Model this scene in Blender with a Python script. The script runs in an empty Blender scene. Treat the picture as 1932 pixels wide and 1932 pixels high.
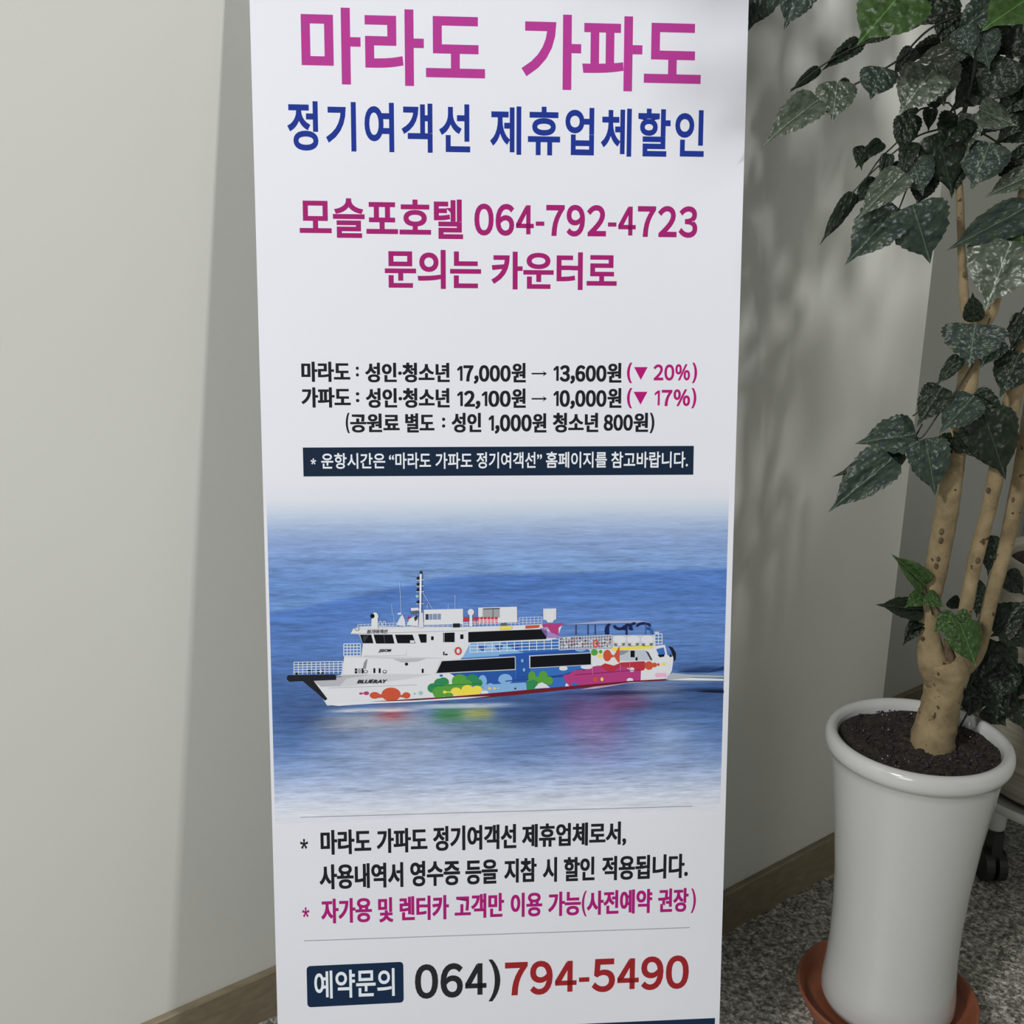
import bpy, bmesh, math, random
import numpy as np
from mathutils import Vector, Matrix
random.seed(7)
S = bpy.context.scene
COL = S.collection

# ------------------------------------------------------------------ camera
FPX, TP, ROLL, H = 2100.0, 0.2845, 0.0140, 1.22      # focal length in px of 1932, pitch, roll, eye height
D = Vector((-FPX / TP * ROLL, FPX / TP, FPX)).normalized()      # world down in camera axes
F = (Vector((0, 0, 1)) - D.z * D).normalized()
R = D.cross(F)
def c2w(v):
    return Vector((v.dot(R), v.dot(F), -v.dot(D)))
cam_d = bpy.data.cameras.new('camera')
cam = bpy.data.objects.new('camera', cam_d)
COL.objects.link(cam)
cx_, cy_, cz_ = c2w(Vector((1, 0, 0))), c2w(Vector((0, -1, 0))), c2w(Vector((0, 0, -1)))
M = Matrix(((cx_.x, cy_.x, cz_.x, 0), (cx_.y, cy_.y, cz_.y, 0), (cx_.z, cy_.z, cz_.z, H), (0, 0, 0, 1)))
cam.matrix_world = M
cam_d.sensor_width = 36
cam_d.lens = FPX / 1932 * 36
cam_d.clip_start = 0.05
S.camera = cam
EYE = Vector((0, 0, H))
def ray(x, y):
    return c2w(Vector(((x - 966) / FPX, (y - 966) / FPX, 1)))
def at_depth(x, y, Y):            # world point seen at (x, y) at distance Y in front of the camera's foot
    r = ray(x, y); return EYE + r * (Y / r.y)
def on_floor(x, y, z=0):
    r = ray(x, y); return EYE + r * ((z - H) / r.z)

# ------------------------------------------------------------------ world, lights, exposure
S.view_settings.view_transform = 'Standard'
S.view_settings.look = 'None'
S.view_settings.gamma = 1
S.view_settings.exposure = 0.0
S.view_settings.use_curve_mapping = False
W = bpy.data.worlds.new('room_air'); S.world = W; W.use_nodes = True
W.node_tree.nodes['Background'].inputs[0].default_value = (0.97, 1.0, 0.97, 1)
W.node_tree.nodes['Background'].inputs[1].default_value = 0.14
def area(name, loc, target, power, size, color=(1, 1, 1), size_y=None):
    l = bpy.data.lights.new(name, 'AREA'); l.energy = power; l.color = color
    l.shape = 'RECTANGLE'; l.size = size; l.size_y = size_y or size
    o = bpy.data.objects.new(name, l); COL.objects.link(o); o.location = loc
    o.rotation_euler = (Vector(target) - Vector(loc)).to_track_quat('-Z', 'Y').to_euler()
    return o
P1, P2, P3 = 86, 33, 25
area('ceiling_light', (-2.08, -1.4, 2.85), (-0.1, 1.35, 0.9), P1, 0.35, (1, 0.99, 0.97))
area('corner_light', (2.1, 0.0, 2.8), (-0.3, 1.4, 0.9), P2, 0.22, (1, 0.99, 0.97))
area('fill_light', (-1.7, -2.2, 1.5), (-0.2, 1.4, 0.9), P3, 1.2, (1, 0.99, 0.97))  # broad unseen fill from the left, added to brighten wall and banner

# ------------------------------------------------------------------ helpers
def s2l(c):
    c = c / 255.0
    return c / 12.92 if c <= 0.04045 else ((c + 0.055) / 1.055) ** 2.4
def tag(o, label=None, cat=None, group=None, kind=None):
    for k, v in (('label', label), ('category', cat), ('group', group), ('kind', kind)):
        if v: o[k] = v
    return o
def empty(name, loc):
    o = bpy.data.objects.new(name, None); COL.objects.link(o); o.location = loc
    o.empty_display_size = 0.05
    return o
bpy.context.view_layer.update()
def link(name, me, mat, parent=None, smooth=False):
    o = bpy.data.objects.new(name, me); COL.objects.link(o)
    for m in (mat if isinstance(mat, (list, tuple)) else [mat]):
        me.materials.append(m)
    if smooth:
        me.polygons.foreach_set('use_smooth', [True] * len(me.polygons))
    if parent is not None:
        o.parent = parent
        p = parent; off = Vector(parent.location)
        while p.parent: p = p.parent; off += p.location
        o.location = -off      # meshes are written in world coordinates
    return o
def mesh(name, verts, faces, mat, parent=None, smooth=False):
    me = bpy.data.meshes.new(name)
    me.from_pydata([tuple(v) for v in verts], [], faces); me.update()
    return link(name, me, mat, parent, smooth)
def nodes(name):
    m = bpy.data.materials.new(name); m.use_nodes = True
    nt = m.node_tree; return m, nt, nt.nodes['Principled BSDF']
def N(nt, t, **kw):
    n = nt.nodes.new(t)
    for k, v in kw.items(): setattr(n, k, v)
    return n
def ramp(nt, stops):
    n = nt.nodes.new('ShaderNodeValToRGB'); e = n.color_ramp.elements
    while len(e) < len(stops): e.new(0.5)
    for i, (p, c) in enumerate(stops):
        e[i].position = p; e[i].color = (*c, 1)
    return n
def plain(name, col, rough=0.5, noise=0.0, nscale=30, bump=0.0, bscale=200, coat=0.0, spec=0.5):
    m, nt, b = nodes(name)
    b.inputs['Roughness'].default_value = rough
    b.inputs['Specular IOR Level'].default_value = spec
    b.inputs['Coat Weight'].default_value = coat
    if coat: b.inputs['Coat Roughness'].default_value = 0.14
    tc = N(nt, 'ShaderNodeTexCoord')
    n1 = N(nt, 'ShaderNodeTexNoise'); n1.inputs['Scale'].default_value = nscale; n1.inputs['Detail'].default_value = 5
    nt.links.new(tc.outputs['Object'], n1.inputs['Vector'])
    r = ramp(nt, [(0.3, tuple(c * (1 - noise) for c in col)), (0.7, tuple(min(1, c * (1 + noise)) for c in col))])
    nt.links.new(n1.outputs['Fac'], r.inputs[0]); nt.links.new(r.outputs[0], b.inputs['Base Color'])
    if bump:
        n2 = N(nt, 'ShaderNodeTexNoise'); n2.inputs['Scale'].default_value = bscale; n2.inputs['Detail'].default_value = 4
        bp = N(nt, 'ShaderNodeBump'); bp.inputs['Strength'].default_value = bump; bp.inputs['Distance'].default_value = 0.002
        nt.links.new(tc.outputs['Object'], n2.inputs['Vector'])
        nt.links.new(n2.outputs['Fac'], bp.inputs['Height']); nt.links.new(bp.outputs[0], b.inputs['Normal'])
    return m
def catmull(pts, n=8):
    P = [Vector(p) for p in pts]
    if len(P) < 3: return P
    P = [2 * P[0] - P[1]] + P + [2 * P[-1] - P[-2]]
    out = []
    for i in range(1, len(P) - 2):
        a, b, c, d = P[i - 1:i + 3]
        for k in range(n):
            t = k / n
            out.append(0.5 * ((2 * b) + (c - a) * t + (2 * a - 5 * b + 4 * c - d) * t * t + (3 * b - a - 3 * c + d) * t ** 3))
    out.append(P[-2]); return out
def tube_data(pts, rads, seg=8, n=6, wob=0.0):
    """smooth tapering tube along pts"""
    q = catmull([(*p, r) if False else p for p in pts], n)
    rr = catmull([Vector((r, 0, 0)) for r in rads], n) if len(rads) > 2 else None
    V, Fc = [], []
    for i, p in enumerate(q):
        d = (q[min(i + 1, len(q) - 1)] - q[max(i - 1, 0)]).normalized()
        u = d.cross(Vector((0.3, -1, 0.1))).normalized(); v = d.cross(u)
        if rr: r = rr[i].x
        else: r = rads[0] + (rads[-1] - rads[0]) * i / max(1, len(q) - 1)
        for k in range(seg):
            a = 2 * math.pi * k / seg
            w = 1 + wob * math.sin(3 * a + i * 1.3) + wob * random.uniform(-1, 1)
            V.append(p + (u * math.cos(a) + v * math.sin(a)) * r * w)
    m = len(q)
    for i in range(m - 1):
        for k in range(seg):
            a, b = i * seg + k, i * seg + (k + 1) % seg
            Fc.append((a, b, b + seg, a + seg))
    Fc.append(tuple(range(seg))[::-1]); Fc.append(tuple(range((m - 1) * seg, m * seg)))
    return V, Fc
def merge(parts):
    V, Fc = [], []
    for v, f in parts:
        o = len(V); V += list(v); Fc += [tuple(i + o for i in x) for x in f]
    return V, Fc
def box_data(lo, hi):
    x0, y0, z0 = lo; x1, y1, z1 = hi
    V = [Vector(p) for p in ((x0, y0, z0), (x1, y0, z0), (x1, y1, z0), (x0, y1, z0), (x0, y0, z1), (x1, y0, z1), (x1, y1, z1), (x0, y1, z1))]
    return V, [(0, 3, 2, 1), (4, 5, 6, 7), (0, 1, 5, 4), (1, 2, 6, 5), (2, 3, 7, 6), (3, 0, 4, 7)]
def prism_data(poly, z0, z1):
    n = len(poly)
    V = [Vector((p[0], p[1], z0)) for p in poly] + [Vector((p[0], p[1], z1)) for p in poly]
    return V, [tuple(range(n))[::-1], tuple(range(n, 2 * n))] + [(i, (i + 1) % n, n + (i + 1) % n, n + i) for i in range(n)]
def lathe_data(profile, c, seg=72, deform=None):
    V, Fc = [], []
    for i, (r, z) in enumerate(profile):
        for k in range(seg):
            a = 2 * math.pi * k / seg
            rr, zz = (r, z) if deform is None else deform(r, z, a, i)
            V.append(Vector((c[0] + rr * math.cos(a), c[1] + rr * math.sin(a), zz)))
    for i in range(len(profile) - 1):
        for k in range(seg):
            a, b = i * seg + k, i * seg + (k + 1) % seg
            Fc.append((a, b, b + seg, a + seg))
    return V, Fc

# ------------------------------------------------------------------ setting
SL = 0.78
def wall_y(x): return 1.413 + SL * (x + 0.40)
def col_y(x): return 1.758 + SL * (x - 0.50)
un = Vector((SL, -1, 0)).normalized()          # wall normal, towards the room
ud = Vector((1, SL, 0)).normalized()
m_wall, nt, b = nodes('painted_wall')
b.inputs['Roughness'].default_value = 0.62
tc = N(nt, 'ShaderNodeTexCoord')
n1 = N(nt, 'ShaderNodeTexNoise'); n1.inputs['Scale'].default_value = 1.3; n1.inputs['Detail'].default_value = 3
r_ = ramp(nt, [(0.3, (0.700, 0.705, 0.665)), (0.7, (0.730, 0.740, 0.700))])
n2 = N(nt, 'ShaderNodeTexNoise'); n2.inputs['Scale'].default_value = 260; n2.inputs['Detail'].default_value = 3
bp = N(nt, 'ShaderNodeBump'); bp.inputs['Strength'].default_value = 0.08; bp.inputs['Distance'].default_value = 0.001
for a_, b_ in ((tc.outputs['Object'], n1.inputs['Vector']), (tc.outputs['Object'], n2.inputs['Vector']), (n1.outputs['Fac'], r_.inputs[0]),
               (r_.outputs[0], b.inputs['Base Color']), (n2.outputs['Fac'], bp.inputs['Height']), (bp.outputs[0], b.inputs['Normal'])):
    nt.links.new(a_, b_)

m_floor, nt, b = nodes('speckled_granite')
b.inputs['Roughness'].default_value = 0.42
tc = N(nt, 'ShaderNodeTexCoord')
v1 = N(nt, 'ShaderNodeTexVoronoi'); v1.inputs['Scale'].default_value = 210
nz = N(nt, 'ShaderNodeTexNoise'); nz.inputs['Scale'].default_value = 85; nz.inputs['Detail'].default_value = 6; nz.inputs['Roughness'].default_value = 0.75
mx = N(nt, 'ShaderNodeMix', data_type='RGBA'); mx.inputs[0].default_value = 0.55
g1 = ramp(nt, [(0.0, (0.03, 0.03, 0.026)), (0.35, (0.15, 0.147, 0.13)), (0.62, (0.30, 0.29, 0.265)), (0.95, (0.85, 0.82, 0.76))])
g2 = ramp(nt, [(0.36, (0.03, 0.03, 0.026)), (0.5, (0.20, 0.195, 0.17)), (0.63, (0.85, 0.82, 0.75))])
sep = N(nt, 'ShaderNodeSeparateColor')
for a_, b_ in ((tc.outputs['Object'], v1.inputs['Vector']), (tc.outputs['Object'], nz.inputs['Vector']), (v1.outputs['Color'], sep.inputs[0]),
               (sep.outputs[0], g1.inputs[0]), (nz.outputs['Fac'], g2.inputs[0]), (g1.outputs[0], mx.inputs[6]), (g2.outputs[0], mx.inputs[7]), (mx.outputs[2], b.inputs['Base Color'])):
    nt.links.new(a_, b_)

m_base, nt, b = nodes('oak_baseboard')
b.inputs['Roughness'].default_value = 0.45
tc = N(nt, 'ShaderNodeTexCoord'); mp = N(nt, 'ShaderNodeMapping')
mp.inputs['Rotation'].default_value = (0, 0, -math.atan(SL)); mp.inputs['Scale'].default_value = (5, 60, 110)
n1 = N(nt, 'ShaderNodeTexNoise'); n1.inputs['Scale'].default_value = 1.0; n1.inputs['Detail'].default_value = 6
r_ = ramp(nt, [(0.3, (0.20, 0.165, 0.105)), (0.7, (0.27, 0.225, 0.15))])
for a_, b_ in ((tc.outputs['Object'], mp.inputs[0]), (mp.outputs[0], n1.inputs['Vector']), (n1.outputs['Fac'], r_.inputs[0]), (r_.outputs[0], b.inputs['Base Color'])):
    nt.links.new(a_, b_)

v, f = prism_data([(-3.2, -1.2), (3.2, -1.2), (3.2, 4.6), (-3.2, 4.6)], -0.05, 0)
tag(mesh('floor', v, f, m_floor), kind='structure')
def seg_pts(fy, x0, x1, th=0.15):
    a, b_ = Vector((x0, fy(x0), 0)), Vector((x1, fy(x1), 0)); k = -un * th
    return [(a.x, a.y), (b_.x, b_.y), (b_ + k)[:2], (a + k)[:2]]
v, f = prism_data(seg_pts(wall_y, -3.0, 3.0), 0, 2.7)
tag(mesh('wall_back', v, f, m_wall), kind='structure')
XC0, XC1 = 0.235, 0.700
depth = (col_y(0.5) - wall_y(0.5)) * -1 / math.sqrt(1 + SL * SL)
v, f = prism_data(seg_pts(col_y, XC0, XC1, depth - 0.001), 0, 2.7)
tag(mesh('wall_pillar', v, f, m_wall), kind='structure')
def skirting(name, fy, x0, x1):
    a, b_ = Vector((x0, fy(x0), 0)), Vector((x1, fy(x1), 0)); t = 0.011
    prof = [(0, 0), (t, 0), (t, 0.078), (t - 0.002, 0.0805), (0, 0.0805)]
    V = []
    for e in (a, b_):
        for o, z in prof: V.append(e + un * (o + 0.0005) + Vector((0, 0, z)))
    n = len(prof)
    tag(mesh(name, V, [tuple(range(n)), tuple(range(n, 2 * n))[::-1]] + [(i, i + n, (i + 1) % n + n, (i + 1) % n) for i in range(n)], m_base), kind='structure')
skirting('baseboard_left', wall_y, -2.6, XC0 - 0.20)
skirting('baseboard_pillar', col_y, XC0, XC1 + 0.0)
skirting('baseboard_right', wall_y, XC1 - 0.185, 2.9)
v, f = prism_data([(1.32, 0.60), (1.42, 0.60), (1.42, wall_y(1.42) - 0.002), (1.32, wall_y(1.32) - 0.002)], 0, 1.84)
tag(mesh('light_blocker_right', v, f, m_wall), kind='structure')  # unseen partition, added to keep corner_light off most of the pillar

# ------------------------------------------------------------------ banner
BX = Vector((0.99673698, 0.08071801, 0)); BY = Vector((0.01169661, -0.14443421, -0.98944527)); BN = Vector((-0.07986605, 0.98621669, -0.14490705))
BY = (BY - BX * BY.dot(BX)).normalized(); BN = BX.cross(BY).normalized()
if BN.y < 0: BN = -BN
BD = 1.4001
def P(x, y, lay=0):               # point of the printed sheet behind photo position (x, y); lay = ink layer
    r = ray(x, y); return EYE + r * (BD / r.dot(BN)) - BN * (0.00004 * lay)
O0 = P(940, 966)
def uv(x, y):
    d = P(x, y) - O0; return d.dot(BX), d.dot(BY)
def Q(u, v_, lay=0):
    return O0 + BX * u + BY * v_ - BN * (0.00004 * lay)
INKREF = (214, 218, 229); INKW = (0.74, 0.76, 0.83)
_ink = {}
def ink(c, ref=INKREF):
    k = (tuple(c), ref)
    if k not in _ink:
        col = tuple(min(0.9, s2l(c[i]) / s2l(ref[i]) * INKW[i]) for i in range(3))
        m, nt, b = nodes('print_ink'); b.inputs['Base Color'].default_value = (*col, 1)
        b.inputs['Roughness'].default_value = 0.55; b.inputs['Specular IOR Level'].default_value = 0.12
        _ink[k] = m
    return _ink[k]
uL, uR = uv(497.3, 966)[0], uv(1385, 966)[0]
vB = uv(940, 1932)[1]; vT = uv(940, 0)[1]
foot = Q(0, vB + 0.085)
banner = empty('display_banner', (foot.x, foot.y, 0))
tag(banner, 'tall white roll banner with Korean ferry discount text and ship picture', 'banner')
V_TOP, V_BOT = vT - 0.09, vB + 0.115
m_sheet = plain('banner_vinyl', INKW, 0.48, 0.012, 3, 0.03, 900, spec=0.3)
nu, nv = 6, 24
V = []; Fc = []
for j in range(nv + 1):
    for i in range(nu + 1):
        V.append(Q(uL + (uR - uL) * i / nu, V_TOP + (V_BOT - V_TOP) * j / nv, 0))
n0 = len(V); V += [p + BN * 0.0006 for p in V]
for j in range(nv):
    for i in range(nu):
        a = j * (nu + 1) + i
        Fc.append((a, a + 1, a + nu + 2, a + nu + 1)); Fc.append((n0 + a, n0 + a + nu + 1, n0 + a + nu + 2, n0 + a + 1))
sheet = mesh('banner_sheet', V, Fc, m_sheet, banner)

def fill_font(txt, off, space=1.0):
    c = bpy.data.curves.new('lettering', 'FONT'); c.body = txt; c.size = 1; c.offset = off; c.resolution_u = 5; c.space_character = space
    o = bpy.data.objects.new('lettering', c); COL.objects.link(o); bpy.context.view_layer.update()
    dg = bpy.context.evaluated_depsgraph_get()
    me = bpy.data.meshes.new_from_object(o.evaluated_get(dg))
    vs = np.array([v.co[:2] for v in me.vertices]); fs = [tuple(p.vertices) for p in me.polygons]
    bpy.data.objects.remove(o); bpy.data.curves.remove(c); bpy.data.meshes.remove(me)
    return vs, fs
ONE = [(0.02, 0.585), (0.20, 0.733), (0.315, 0.733), (0.315, 0.0), (0.205, 0.0), (0.205, 0.60), (0.055, 0.49)]
FOUR = [(0.30, 0), (0.435, 0), (0.435, 0.75), (0.30, 0.75), (-0.02, 0.275), (-0.02, 0.18), (0.14, 0.262), (0.32, 0.555), (0.29, 0.75), (-0.02, 0.16), (0.54, 0.16), (0.54, 0.275), (-0.02, 0.275)]
def figures(txt, off):
    # figures set close together, each on its natural width
    V, Fc, x = [], [], 0.0
    for ch in txt:
        if ch == '1': vs, fs = np.array(ONE), [tuple(range(7))]; x += 0.05
        elif ch == '-': vs, fs = np.array([(0, 0.225), (0.27, 0.225), (0.27, 0.335), (0, 0.335)]), [(0, 1, 2, 3)]
        elif ch == '4': vs, fs = np.array(FOUR), [tuple(range(4)), (4, 5, 6, 7, 8), (9, 10, 11, 12)]
        else: vs, fs = fill_font(chr(ord(ch) + 0xFEE0), off)
        vs = vs - [vs[:, 0].min(), 0]
        if ch == ',': x -= 0.01
        o = len(V); V += [(a + x, b_) for a, b_ in vs]; Fc += [tuple(i + o for i in q) for q in fs]
        x += vs[:, 0].max() + (0.10 if ch == '1' else 0.062)
    return np.array(V), Fc
def text_geo(txt, x0, x1, yt, yb, off=0.02, lay=2, space=1.0, shear=0):
    if any(ch.isdigit() for ch in txt): vs, fs = figures(txt, 0.032)
    elif txt == '→': vs, fs = np.array([(0, 0.32), (0.86, 0.32), (0.86, 0.42), (0, 0.42), (0.66, 0.18), (0.93, 0.37), (0.66, 0.56), (0.78, 0.37)]), [(0, 1, 2, 3), (4, 5, 6, 7)]
    elif txt == '*':
        vs, fs = [], []
        for kk in range(5):
            a = math.pi / 2 + kk * 2 * math.pi / 5; c, s_ = math.cos(a), math.sin(a); o = len(vs)
            vs += [(-0.10 * s_ * 0.7, 0.10 * c * 0.7), (0.10 * s_ * 0.7, -0.10 * c * 0.7), (c * 0.5 + 0.13 * s_, s_ * 0.5 - 0.13 * c), (c * 0.5 - 0.13 * s_, s_ * 0.5 + 0.13 * c)]; fs.append((o, o + 1, o + 2, o + 3))
        vs = np.array(vs); off = 0.0
    else: vs, fs = fill_font(txt, min(off, 0.024), space)
    lo, hi = vs.min(0), vs.max(0)
    xm, ym = (x0 + x1) / 2, (yt + yb) / 2
    u0, u1 = uv(x0, ym)[0], uv(x1, ym)[0]; v0, v1 = uv(xm, yt)[1], uv(xm, yb)[1]
    # small lettering is emboldened by doubled strokes, so that thick outlines never cross themselves
    k = 0.0 if off <= 0.025 or len(vs) < 10 else (off - 0.022) * abs(v1 - v0) * 1.3
    res = []
    for sh in ((0.0,) if k == 0 else (-k, k)):
        V = []
        for a, b_ in vs:
            s, t = (a - lo[0]) / (hi[0] - lo[0]), (b_ - lo[1]) / (hi[1] - lo[1])
            V.append(Q(u0 + k + (u1 - u0 - 2 * k) * s + sh + shear * (t - 0.5) * abs(v1 - v0), v1 + (v0 - v1) * t, lay + (0.3 if sh > 0 else 0)))
        res.append((V, fs))
    return merge(res)
def text_part(name, items, col, off=0.02, label=None, lay=2, ref=INKREF, space=1.0):
    parts = []
    for it in items:
        o = it[5] if len(it) > 5 else off
        parts.append(text_geo(it[0], *it[1:5], off=o, lay=lay, space=space))
    if name in ('headline', 'discount_mark'):
        for V, Fc in parts:
            o = mesh(name, V, Fc, ink(col, ref), sheet)
            if label: o['label'] = label
        return
    V, Fc = merge(parts)
    o = mesh(name, V, Fc, ink(col, ref), sheet)
    if label: o['label'] = label
    return o
def poly_part(name, polys, col, lay=1, label=None, ref=INKREF):
    V, Fc = merge([([P(x, y, lay) for x, y in pl], [tuple(range(len(pl)))]) for pl in polys])
    o = mesh(name, V, Fc, ink(col, ref), sheet)
    if label: o['label'] = label
    return o
TOPREF = (228, 231, 241); MIDREF = (217, 221, 231); LOWREF = (200, 202, 208)
text_part('headline', [('마라도', 568.5, 915, 17, 161.5), ('가파도', 984, 1323, 30, 171.7)], (180, 60, 149), 0.024, 'large magenta Korean headline', ref=TOPREF)
text_part('subheading', [('정기여객선', 542, 887, 193.5, 286.7), ('제휴업체할인', 924.6, 1328.6, 203, 294.7)], (32, 54, 146), 0.024, 'blue Korean line', ref=TOPREF, space=1.15)
text_part('contact_line', [('모슬포호텔', 565, 873.6, 374.5, 449.5), ('064-792-4723', 895, 1316, 386.6, 446.7, 0.008)], (152, 32, 107), 0.026, 'magenta line with a phone number')
text_part('counter_line', [('문의는', 726, 907.6, 471.4, 545), ('카운터로', 927, 1163.8, 475.6, 546.8)], (152, 32, 107), 0.026, 'magenta line')
text_part('price_line', [('마라도', 568.5, 660.7, 682.4, 720.6), (':', 671.4, 677, 691.7, 710.3), ('성인·청소년', 688.7, 848.4, 684.2, 721.5), ('17,000', 862.4, 963.5, 688.9, 724.3),
    ('원', 964.9, 992, 684.7, 721.5), ('→', 1003, 1032, 699.6, 710.3, 0.0), ('13,600', 1044, 1144.2, 689, 724.3), ('원', 1145.2, 1172.6, 684.7, 721.9)], (30, 30, 36), 0.036, 'black price line')
text_part('price_line', [('가파도', 568.5, 661.6, 730.8, 769), (':', 671.4, 678, 740, 758.8), ('성인·청소년', 690, 848.4, 732.2, 769.5), ('12,100', 862.4, 963.5, 736.9, 771.8),
    ('원', 964.9, 992, 733, 769.5), ('→', 1003, 1032, 747, 757.8, 0.0), ('10,000', 1044, 1144.2, 736, 771.8), ('원', 1146, 1172.6, 732.2, 769.5)], (30, 30, 36), 0.036, 'black price line')
text_part('price_note', [('(', 652.3, 659.8, 778.8, 817.4, 0.03), ('공원료', 660.7, 753.9, 780.2, 816), ('별도', 764.6, 819.6, 779.7, 816), (':', 834, 840, 788, 806.7), ('성인', 851.7, 908, 778.8, 816),
    ('1,000', 921.6, 1003, 782, 818.4), ('원', 1004, 1031, 779.7, 816), ('청소년', 1042.7, 1128.9, 778.8, 816), ('800', 1139, 1194, 782, 812.8), ('원', 1195, 1223, 778.8, 815), (')', 1225.8, 1234.6, 778.8, 817.4, 0.03)], (30, 30, 36), 0.036, 'black note in brackets')
text_part('discount_mark', [('(', 1182.9, 1192.7, 684.2, 722.9, 0.03), ('20%', 1232.7, 1302, 687, 718.2, 0.012), (')', 1305.9, 1315.2, 684.2, 722.9, 0.03)], (166, 24, 112), 0.01, 'magenta 20 percent mark')
text_part('discount_mark', [('(', 1182.9, 1192.7, 732, 770.4, 0.03), ('17%', 1234.6, 1302, 734.5, 766.2, 0.012), (')', 1304.5, 1313.8, 732, 770.4, 0.03)], (166, 24, 112), 0.01, 'magenta 17 percent mark')
poly_part('down_triangle', [[(1196.4, 692.6), (1222, 692.6), (1209, 716.8)]], (166, 24, 112), 2)
poly_part('down_triangle', [[(1195.4, 739.2), (1221.5, 739.2), (1208.5, 763.4)]], (166, 24, 112), 2)
poly_part('notice_bar', [[(571.3, 844.4), (1309, 841.2), (1308, 895.7), (572.7, 899)]], (22, 38, 60), 1, 'dark navy bar')
text_part('notice_text', [('*', 586, 596.4, 865, 876.5), ('운항시간은', 606, 726.9, 854.7, 884.5), ('“마라도', 733.9, 813, 853.8, 884.5), ('가파도', 821.4, 891.3, 853.8, 884.5), ('정기여객선”', 899, 1022.6, 852.9, 883.6),
    ('홈페이지를', 1030, 1145, 852, 882.7), ('참고바랍니다.', 1153, 1298, 852, 882.7)], (222, 228, 236), 0.018, 'white text on the navy bar', ref=MIDREF)
text_part('terms_line', [('*', 566, 581.5, 1583, 1602, 0.03), ('마라도', 604.8, 700.3, 1565.2, 1611.8), ('가파도', 710.5, 806.5, 1562.4, 1608.5), ('정기여객선', 816.8, 974.2, 1556.8, 1603.4), ('제휴업체로서,', 984.5, 1181.5, 1552.2, 1598.3)], (28, 29, 34), 0.032, 'black terms line', ref=LOWREF)
text_part('terms_line', [('사용내역서', 602.5, 760.9, 1629, 1676), ('영수증', 773.9, 868, 1623.4, 1671.4), ('등을', 878, 939, 1622, 1668.2), ('지참', 951, 1012.4, 1619.3, 1665), ('시', 1024, 1051, 1617.4, 1664),
    ('할인', 1063.7, 1121.9, 1616.5, 1662), ('적용됩니다.', 1135.9, 1298, 1613, 1658.8)], (28, 29, 34), 0.032, 'black terms line', ref=LOWREF)
text_part('terms_line', [('*', 569.9, 583.8, 1712, 1731, 0.03), ('자가용', 605.7, 701.7, 1694.7, 1741.3), ('및', 713.4, 742, 1693, 1740), ('렌터카', 753.9, 847, 1690, 1736), ('고객만', 857.8, 951, 1686, 1732), ('이용', 963.5, 1023, 1684, 1729.6),
    ('가능', 1034, 1096, 1682, 1727.8), ('(', 1097.7, 1107, 1680.7, 1729, 0.02), ('사전예약', 1107, 1230.4, 1679, 1724.5), ('권장', 1241.6, 1298.9, 1676, 1721), (')', 1303.5, 1312.9, 1676, 1722.7, 0.02)], (150, 26, 104), 0.032, 'magenta terms line', ref=LOWREF)
def dotted(a, b_, n):
    pl = []
    for i in range(n):
        t = (i + 0.0) / n; x = a[0] + (b_[0] - a[0]) * t; y = a[1] + (b_[1] - a[1]) * t
        pl.append([(x, y - 0.8), (x + 1.9, y - 0.8), (x + 1.9, y + 0.8), (x, y + 0.8)])
    return pl
poly_part('dotted_rule', dotted((567.5, 1542), (1307, 1521), 240), (96, 98, 110), 2, ref=LOWREF)
poly_part('dotted_rule', dotted((574.5, 1775), (1302, 1750), 236), (96, 98, 110), 2, ref=LOWREF)
def rrect(c, r):
    tl, tr, br, bl = [Vector(p) for p in c]; out = []
    pts = [tl, tr, br, bl]
    for i, p in enumerate(pts):
        a = (pts[i - 1] - p).normalized() * r; b_ = (pts[(i + 1) % 4] - p).normalized() * r
        for k in range(6):
            t = k / 5; out.append((p + a * (1 - t) ** 2 + b_ * t ** 2)[:])
    return out
poly_part('booking_box', [rrect([(578.3, 1822.9), (760.9, 1814.5), (761.8, 1891.4), (580, 1900.7)], 8)], (20, 38, 62), 1, 'navy box with round corners', ref=LOWREF)
text_part('booking_text', [('예약문의', 593, 744.6, 1829.4, 1882)], (205, 211, 226), 0.018, 'white text in the navy box', ref=LOWREF)
text_part('phone_prefix', [('064', 782.8, 917.9, 1817.3, 1882.5, 0.008), (')', 921.6, 944, 1809.9, 1889, 0.02)], (34, 36, 38), 0.01, 'black area code', ref=LOWREF)
text_part('phone_number', [('794-5490', 952.8, 1299.4, 1808.5, 1872.3, 0.008)], (138, 34, 38), 0.01, 'dark red phone number', ref=LOWREF)
fu0, fu1 = uv(529, 1932)[0], uv(1348.7, 1932)[0]; fv = uv(1348.7, 1920.7)[1]
o = mesh('footer_bar', [Q(fu0, fv, 1), Q(fu1, fv, 1), Q(fu1, V_BOT - 0.02, 1), Q(fu0, V_BOT - 0.02, 1)], [(0, 1, 2, 3)], ink((22, 40, 64), LOWREF), sheet)
o['label'] = 'dark navy bar at the foot of the print'

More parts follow.
